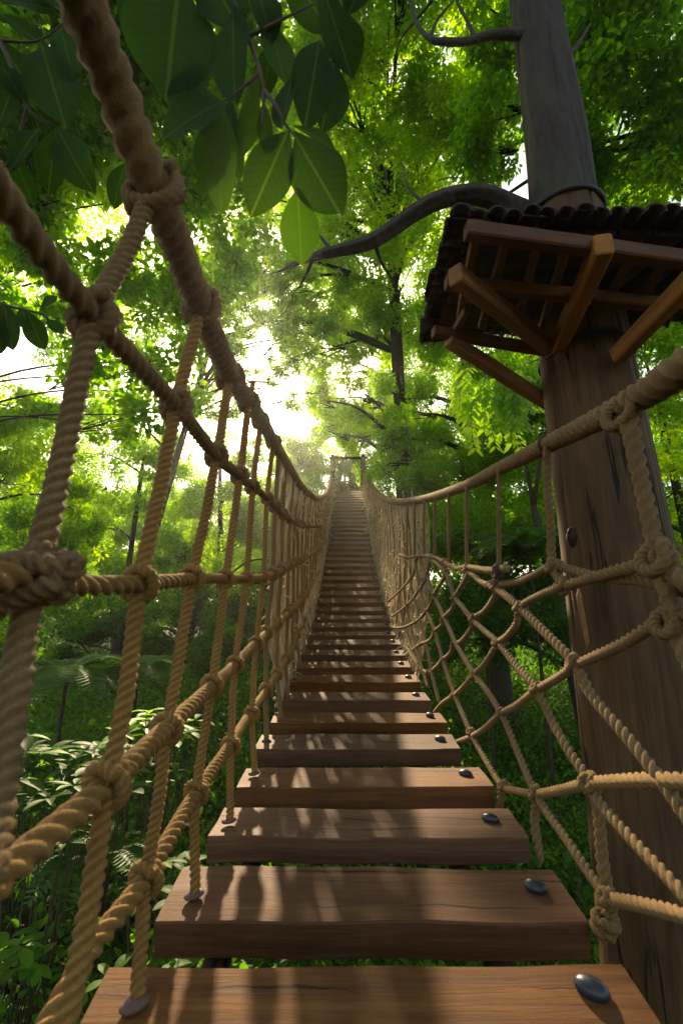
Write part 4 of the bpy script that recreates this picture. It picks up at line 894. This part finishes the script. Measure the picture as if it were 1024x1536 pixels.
tag(scatter_plants(420, (-5, -.75), (.6, 5), .9, 1.9, .07, 95, lambda x, y, rg: y > -x*.55, 15, TPL6, .5).build('undergrowth', M['leaf_under']), 'dim leafy plants crowding the left side of the near treads', 'undergrowth', kind='stuff')
tag(scatter_plants(300, (1.0, 4.5), (1.2, 6), .9, 2.0, .065, 95, lambda x, y, rg: y > x*.6, 16, TPL6, .5).build('undergrowth', M['leaf_under']), 'dim leafy plants behind the net and the big post', 'undergrowth', kind='stuff')
# grass under the bridge
mb = MB(); n = 9000
x = RNG.uniform(-.7, 1.6, n); y = RNG.uniform(.2, 6, n); z = ground_z(x, y); h = RNG.uniform(.18, .6, n)
d = np.stack([RNG.normal(0, .35, n), RNG.normal(0, .35, n), np.ones(n)], 1); nr = RNG.normal(0, 1, (n, 3))
leaves_into(mb, np.stack([x, y, z], 1), d, nr, h, .035, TPL6)
tag(mb.build('grass', M['leaf_mid']), 'grass blades growing under the bridge treads', 'grass', kind='stuff')
# ------------------------------------------------------------------ individual near plants
def shape_leaf(mb, base, d, nrm, L, wr, droop=.25, nu=8, tone=.5, kind='obovate', cup=.12, wave=0.0):
    """a proper leaf blade with outline, fold and droop"""
    d = unit(d); nrm = unit(np.asarray(nrm)-d*np.dot(d, nrm)); s = np.cross(nrm, d)
    u = np.linspace(0, 1, nu+1)
    if kind == 'obovate': w = np.sin(np.pi*u**1.25)**.75*(1-.1*u)
    elif kind == 'lance': w = np.sin(np.pi*u**.8)**1.0
    else: w = np.sin(np.pi*u**.95)**.7
    w[0] = .03; w[-1] = .01
    V, UVs = [], []
    for i, uu in enumerate(u):
        for v in (-1, -.5, 0, .5, 1):
            V.append(base+d*L*(uu-.15*droop*uu**2)+s*v*w[i]*wr*L/2+nrm*L*(-droop*uu**2*.5+cup*abs(v)*w[i]*wr+wave*math.sin(uu*9+v*2)*abs(v)*.05))
            UVs.append((.5+.5*v*w[i], uu))
    I = np.arange(len(V)).reshape(nu+1, 5)
    Q = np.stack([I[:-1, :-1], I[:-1, 1:], I[1:, 1:], I[1:, :-1]], -1).reshape(-1, 4)
    mb.add(np.array(V), Q, None, UVs, tone)
def bpx(p, q, d0, d1=None):                            # leaf from pixel p to pixel q at depth d0..d1
    a = W(*p, d0); b = W(*q, d1 or d0); return a, b-a, np.linalg.norm(b-a)
def leaf_branch(label, twigs, leaves, mat='leaf_big'):
    root = empty('leafy_branch', W(*twigs[0][0]), label, 'branch')
    mb = MB()
    for tw in twigs:
        n = len(tw); limb_into(mb, [W(*p) for p in tw], np.linspace(.0045, .0016, n) if tw is not twigs[0] else np.linspace(.007, .003, n), seg=7, jit=.03, ds=.03)
    mb.build('twig', M['stem'], root)
    for (p, q, d, wr, roll, tone) in leaves:
        a, v, L = bpx(p, q, d, d+random.uniform(-.06, .05))
        nrm = -FW + RT*math.sin(roll)*1.2 + UP*.35
        mb = MB(); shape_leaf(mb, a, v, nrm, L, wr, droop=random.uniform(.05, .3), nu=12, tone=tone, cup=random.uniform(.05, .22), wave=random.uniform(0, .8))
        mb.build('leaf', M[mat], root, origin=a)
    return root
leaf_branch('branch of big broad green leaves hanging from the top of the picture left of centre',
    [[(330, -90, 1.0), (350, 0, .98), (372, 55, .95), (388, 100, .93), (396, 135, .92)], [(396, 135, .92), (415, 160, .9), (430, 190, .9), (442, 205, .9)], [(388, 110, .93), (365, 130, .93), (340, 150, .93)], [(372, 55, .95), (420, 30, .95), (470, 5, .95)], [(396, 135, .92), (395, 160, .92), (392, 185, .92)]],
    [((268, -20), (248, 128), 1.0, .78, .3, .2), ((350, 5), (348, 150), .97, .5, -.5, .3), ((478, 60), (462, 182), .93, .48, .4, .05), ((480, -30), (530, 118), .93, .58, .2, .05),
     ((338, 150), (236, 196), .93, .62, .2, .3), ((336, 158), (322, 318), .92, .5, -.2, .9), ((432, 195), (376, 322), .9, .5, .5, .0), ((440, 200), (510, 320), .9, .56, -.4, .1),
     ((446, 280), (452, 398), .88, .60, 0, .62), ((440, 188), (508, 218), .9, .46, .3, .35), ((440, 110), (418, 190), .92, .5, -.7, .0), ((385, 100), (368, 238), .95, .32, .9, .9),
     ((345, 140), (345, 235), .95, .4, -.3, .4), ((300, 95), (262, 190), 1.0, .5, .1, .5), ((400, 20), (430, 120), .98, .42, .4, .6), ((380, -40), (410, 60), .95, .5, .3, .1), ((560, -60), (520, 20), .9, .7, .1, .1),
     ((420, -60), (500, 40), 1.0, .6, -.3, .2), ((300, -60), (360, 40), 1.0, .6, -.2, .2), ((338, 170), (290, 260), .98, .5, .2, .5), ((395, 150), (400, 230), .95, .4, 0, .7), ((215, -20), (208, 80), 1.15, .55, .3, .2), ((410, 60), (392, 150), 1.05, .5, .2, .3), ((330, 60), (300, 130), 1.1, .5, .1, .5), ((290, 120), (330, 210), 1.05, .5, .2, .6), ((350, 170), (355, 270), 1.02, .45, -.2, .8), ((405, 200), (398, 270), 1.0, .5, .4, .2), ((500, 90), (488, 190), 1.0, .5, .5, .1), ((350, 210), (300, 300), 1.0, .5, .5, .6)])
leaf_branch('dark blurred branch of broad leaves in the top left corner beside the thick rope',
    [[(-80, -60, 1.3), (0, 60, 1.3), (40, 160, 1.3), (85, 190, 1.3)], [(0, 60, 1.3), (60, 60, 1.3), (110, 20, 1.3)], [(40, 160, 1.3), (20, 230, 1.3), (0, 260, 1.3)]],
    [((60, 60), (95, 180), 1.3, .5, .2, .2), ((85, 190), (70, 290), 1.28, .55, .3, .2), ((85, 190), (132, 280), 1.28, .5, -.2, .3), ((60, 190), (10, 250), 1.3, .55, .1, .1), ((30, 110), (-10, 190), 1.3, .6, .2, .1),
     ((0, 60), (50, 140), 1.32, .6, .1, .15), ((90, 40), (110, 110), 1.3, .45, .3, .3), ((110, 20), (60, -40), 1.3, .6, .2, .1), ((0, 20), (60, 60), 1.3, .5, .1, .1), ((40, 160), (0, 90), 1.3, .6, .3, .1), ((20, 230), (50, 310), 1.3, .5, .1, .4), ((100, 110), (140, 175), 1.32, .45, .1, .4),
     ((-20, 300), (50, 330), 1.3, .5, .1, .2), ((0, 0), (90, 10), 1.3, .6, .0, .0), ((130, 60), (190, 130), 1.5, .4, .3, .3), ((190, 240), (165, 310), 1.6, .5, .2, .4)])
leaf_branch('small bunch of blue green leaves at the left edge against the pale sky',
    [[(-60, 430, 1.7), (0, 455, 1.7), (60, 470, 1.7), (75, 480, 1.7)]],
    [((5, 450), (18, 525), 1.7, .5, .2, .3), ((40, 465), (65, 525), 1.7, .6, .0, .4), ((60, 465), (85, 440), 1.7, .5, .1, .4), ((-10, 455), (0, 530), 1.7, .5, .4, .2), ((30, 460), (50, 500), 1.75, .6, .5, .3), ((70, 478), (95, 500), 1.7, .5, .3, .5)])
def broad_shrub(label, c, n, L, mat, kind='ovate', spread=.35, group=None, hgt=None, whorl=5):
    gz = float(ground_z(np.array([c[0]]), np.array([c[1]]))[0]); root = empty('broad_leaved_shrub', (c[0], c[1], gz), label, 'shrub', group)
    sm, lm = MB(), MB(); base = np.array([c[0], c[1], gz-.05])
    for k in range(n):
        a = random.uniform(0, 6.283); r = spread*math.sqrt(random.random()); tip = np.array([c[0]+r*math.cos(a), c[1]+r*math.sin(a), c[2]-.5*r+random.uniform(-.15, .08)])
        limb_into(sm, [base, (base+tip)/2+np.array([0, 0, .1]), tip], [.009, .006, .003], seg=5, jit=0, ds=.12)
        a0 = random.uniform(0, 6.28)
        for j in range(whorl):
            b = a0+j*6.283/whorl+random.uniform(-.25, .25); el = random.uniform(-.15, .45)
            d = np.array([math.cos(b), math.sin(b), el]); shape_leaf(lm, tip+d*.02, d, (0, 0, 1), L*random.uniform(.7, 1.15), .48 if kind != 'lance' else .3, droop=random.uniform(.2, .6), nu=6, tone=random.random(), kind=kind)
    sm.build('stem', M['stem'], root); lm.build('leaves', M[mat], root); return root
broad_shrub('whorled large leaved shrub low at the left edge under the side ropes', W(75, 1165, 2.9), 12, .17, 'leaf_under', 'lance', .40, whorl=7)
broad_shrub('broad leaved shrub at the left edge above the whorled one', W(90, 1085, 3.7), 26, .20, 'leaf_under', 'ovate', .65)
broad_shrub('sunlit lime leaved shrub between the near hanger ropes', W(235, 1060, 4.0), 16, .17, 'leaf_lime', 'ovate', .35, whorl=4)
broad_shrub('dark broad leaved shrub beside the lime one', W(170, 1110, 3.6), 20, .18, 'leaf_under', 'ovate', .5)
broad_shrub('low pale leaved sprig in the bottom left corner', W(40, 1420, 2.5), 14, .13, 'leaf_pale', 'ovate', .3, whorl=5)
broad_shrub('shaded shrub under the left ends of the near treads', W(250, 1300, 2.6), 14, .13, 'leaf_mid', 'ovate', .4)
broad_shrub('dim shrub at the foot of the big post', W(1000, 1480, 2.6), 12, .13, 'leaf_dark', 'lance', .4)
broad_shrub('shaded shrub seen through the lower cells of the right net', W(840, 1290, 3.0), 16, .12, 'leaf_dark', 'ovate', .5)
def fern(label, c, nf, L, mat='fern'):
    gz = float(ground_z(np.array([c[0]]), np.array([c[1]]))[0]); root = empty('fern', (c[0], c[1], gz), label, 'fern', 'ferns on the forest floor')
    base = np.array([c[0], c[1], c[2]-L*.25]); sm = MB(); limb_into(sm, [(c[0], c[1], gz-.05), base], [.03, .02], seg=7)
    for f in range(nf):
        a = f*6.283/nf+random.uniform(-.2, .2); el = random.uniform(.5, 1.0); n = 22
        u = np.linspace(0, 1, n); q = base+np.stack([np.cos(a)*L*u, np.sin(a)*L*u, L*(el*u-.95*u**2)], 1)
        lm = MB(); limb_into(lm, q, np.linspace(.004, .0012, n), seg=4, jit=0, ds=.06)
        T = np.gradient(q, axis=0); T /= np.linalg.norm(T, axis=1)[:, None]; S = np.cross(T, [0, 0, 1]); S /= np.linalg.norm(S, axis=1)[:, None]+1e-9
        for sgn in (-1, 1):
            dd = S*sgn+T*.35; LL = .30*L*np.sin(np.pi*np.clip(u*.93+.07, 0, 1))**.8+.01
            leaves_into(lm, q[2:], dd[2:], np.cross(S, T)[2:]+0, LL[2:], .26, TPL6)
        lm.build('frond', M[mat], root)
    sm.build('stem', M['bark_dark'], root); return root
fern('arching fern among dark bushes behind the left ropes', W(105, 985, 5.6), 11, .8)
fern('drooping fern behind the second hanger rope on the left', W(210, 985, 6.4), 10, .75)
fern('fern in the gloom left of the nearest treads', W(150, 1260, 3.2), 9, .5)
fern('bright tipped fern seen above the right net', W(790, 800, 6.5), 11, .9)
fern('fern just behind the top cord of the right net', W(715, 800, 7.6), 10, .8)
# ------------------------------------------------------------------ humid air
m, nth, outh = new_mat('humid_air'); pv = nth.nodes.new('ShaderNodeVolumePrincipled'); pv.inputs['Color'].default_value = (1, .98, .92, 1); pv.inputs['Density'].default_value = .0018; pv.inputs['Anisotropy'].default_value = .78
nth.links.new(pv.outputs[0], outh.inputs['Volume'])
hx, hy0, hy1, hz0, hz1 = 305, -125, 405, -4, 34
V = np.array([(x, y, z) for z in (hz0, hz1) for y in (hy0, hy1) for x in (-hx, hx)])
tag(mesh_obj('haze', V, [np.array([[0, 2, 3, 1], [4, 5, 7, 6], [0, 1, 5, 4], [2, 6, 7, 3], [0, 4, 6, 2], [1, 3, 7, 5]])], m, smooth=False), kind='stuff')
# ------------------------------------------------------------------ sky, sun, camera
w = bpy.data.worlds.new('World'); sc.world = w; w.use_nodes = True; nt = w.node_tree; nt.nodes.clear()
sky = nt.nodes.new('ShaderNodeTexSky'); sky.sky_type = 'NISHITA'; sky.sun_disc = False
elev = math.asin(SUN_D[2]); az = math.atan2(SUN_D[0], SUN_D[1])
sky.sun_elevation = elev; sky.sun_rotation = az; sky.air_density = 1.0; sky.dust_density = 2.5; sky.ozone_density = 1.0
bg = nt.nodes.new('ShaderNodeBackground'); bg.inputs[1].default_value = .145
wo = nt.nodes.new('ShaderNodeOutputWorld'); nt.links.new(sky.outputs[0], bg.inputs[0]); nt.links.new(bg.outputs[0], wo.inputs[0])
sl = bpy.data.lights.new('sun', 'SUN'); sl.energy = 5.0; sl.angle = R(1.0); sl.color = (1, .88, .68)
so = bpy.data.objects.new('sun', sl); COL.objects.link(so); so.rotation_mode = 'QUATERNION'
so.rotation_quaternion = Vector(SUN_D).to_track_quat('Z', 'Y'); so.location = SUN_D*60
m, nt2, out2 = new_mat('sun_disc'); em = N(nt2, 'ShaderNodeEmission', Strength=120.0); em.inputs[0].default_value = (1, .93, .8, 1); nt2.links.new(em.outputs[0], out2.inputs[0])
mb = MB(); blob_into(mb, CP+DISC_D*900, (RT, UP, FW), (7, 7, 7), 24, 14, jit=0); tag(mb.build('sun_disc', m), kind='structure')
cd = bpy.data.cameras.new('camera'); cam = bpy.data.objects.new('camera', cd); COL.objects.link(cam); sc.camera = cam
cam.location = CP; cam.rotation_euler = (R(90)+P, 0, 0)
cd.sensor_fit = 'HORIZONTAL'; cd.sensor_width = 24; cd.lens = F/1024*24; cd.clip_start = .02; cd.clip_end = 2000
cd.dof.use_dof = True; cd.dof.focus_distance = 3.4; cd.dof.aperture_fstop = 4.5
sc.view_settings.view_transform = 'Standard'; sc.view_settings.look = 'None'; sc.view_settings.gamma = 1.0
sc.view_settings.use_white_balance = True; sc.view_settings.white_balance_temperature = 7900; sc.view_settings.white_balance_tint = 10
sc.view_settings.exposure = 1.3
cy = sc.cycles
cy.max_bounces = 7; cy.diffuse_bounces = 4; cy.glossy_bounces = 2; cy.transmission_bounces = 4; cy.transparent_max_bounces = 4; cy.volume_bounces = 0
cy.use_denoising = True; cy.denoising_prefilter = 'NONE'; cy.sample_clamp_indirect = 6; cy.caustics_reflective = False; cy.caustics_refractive = False
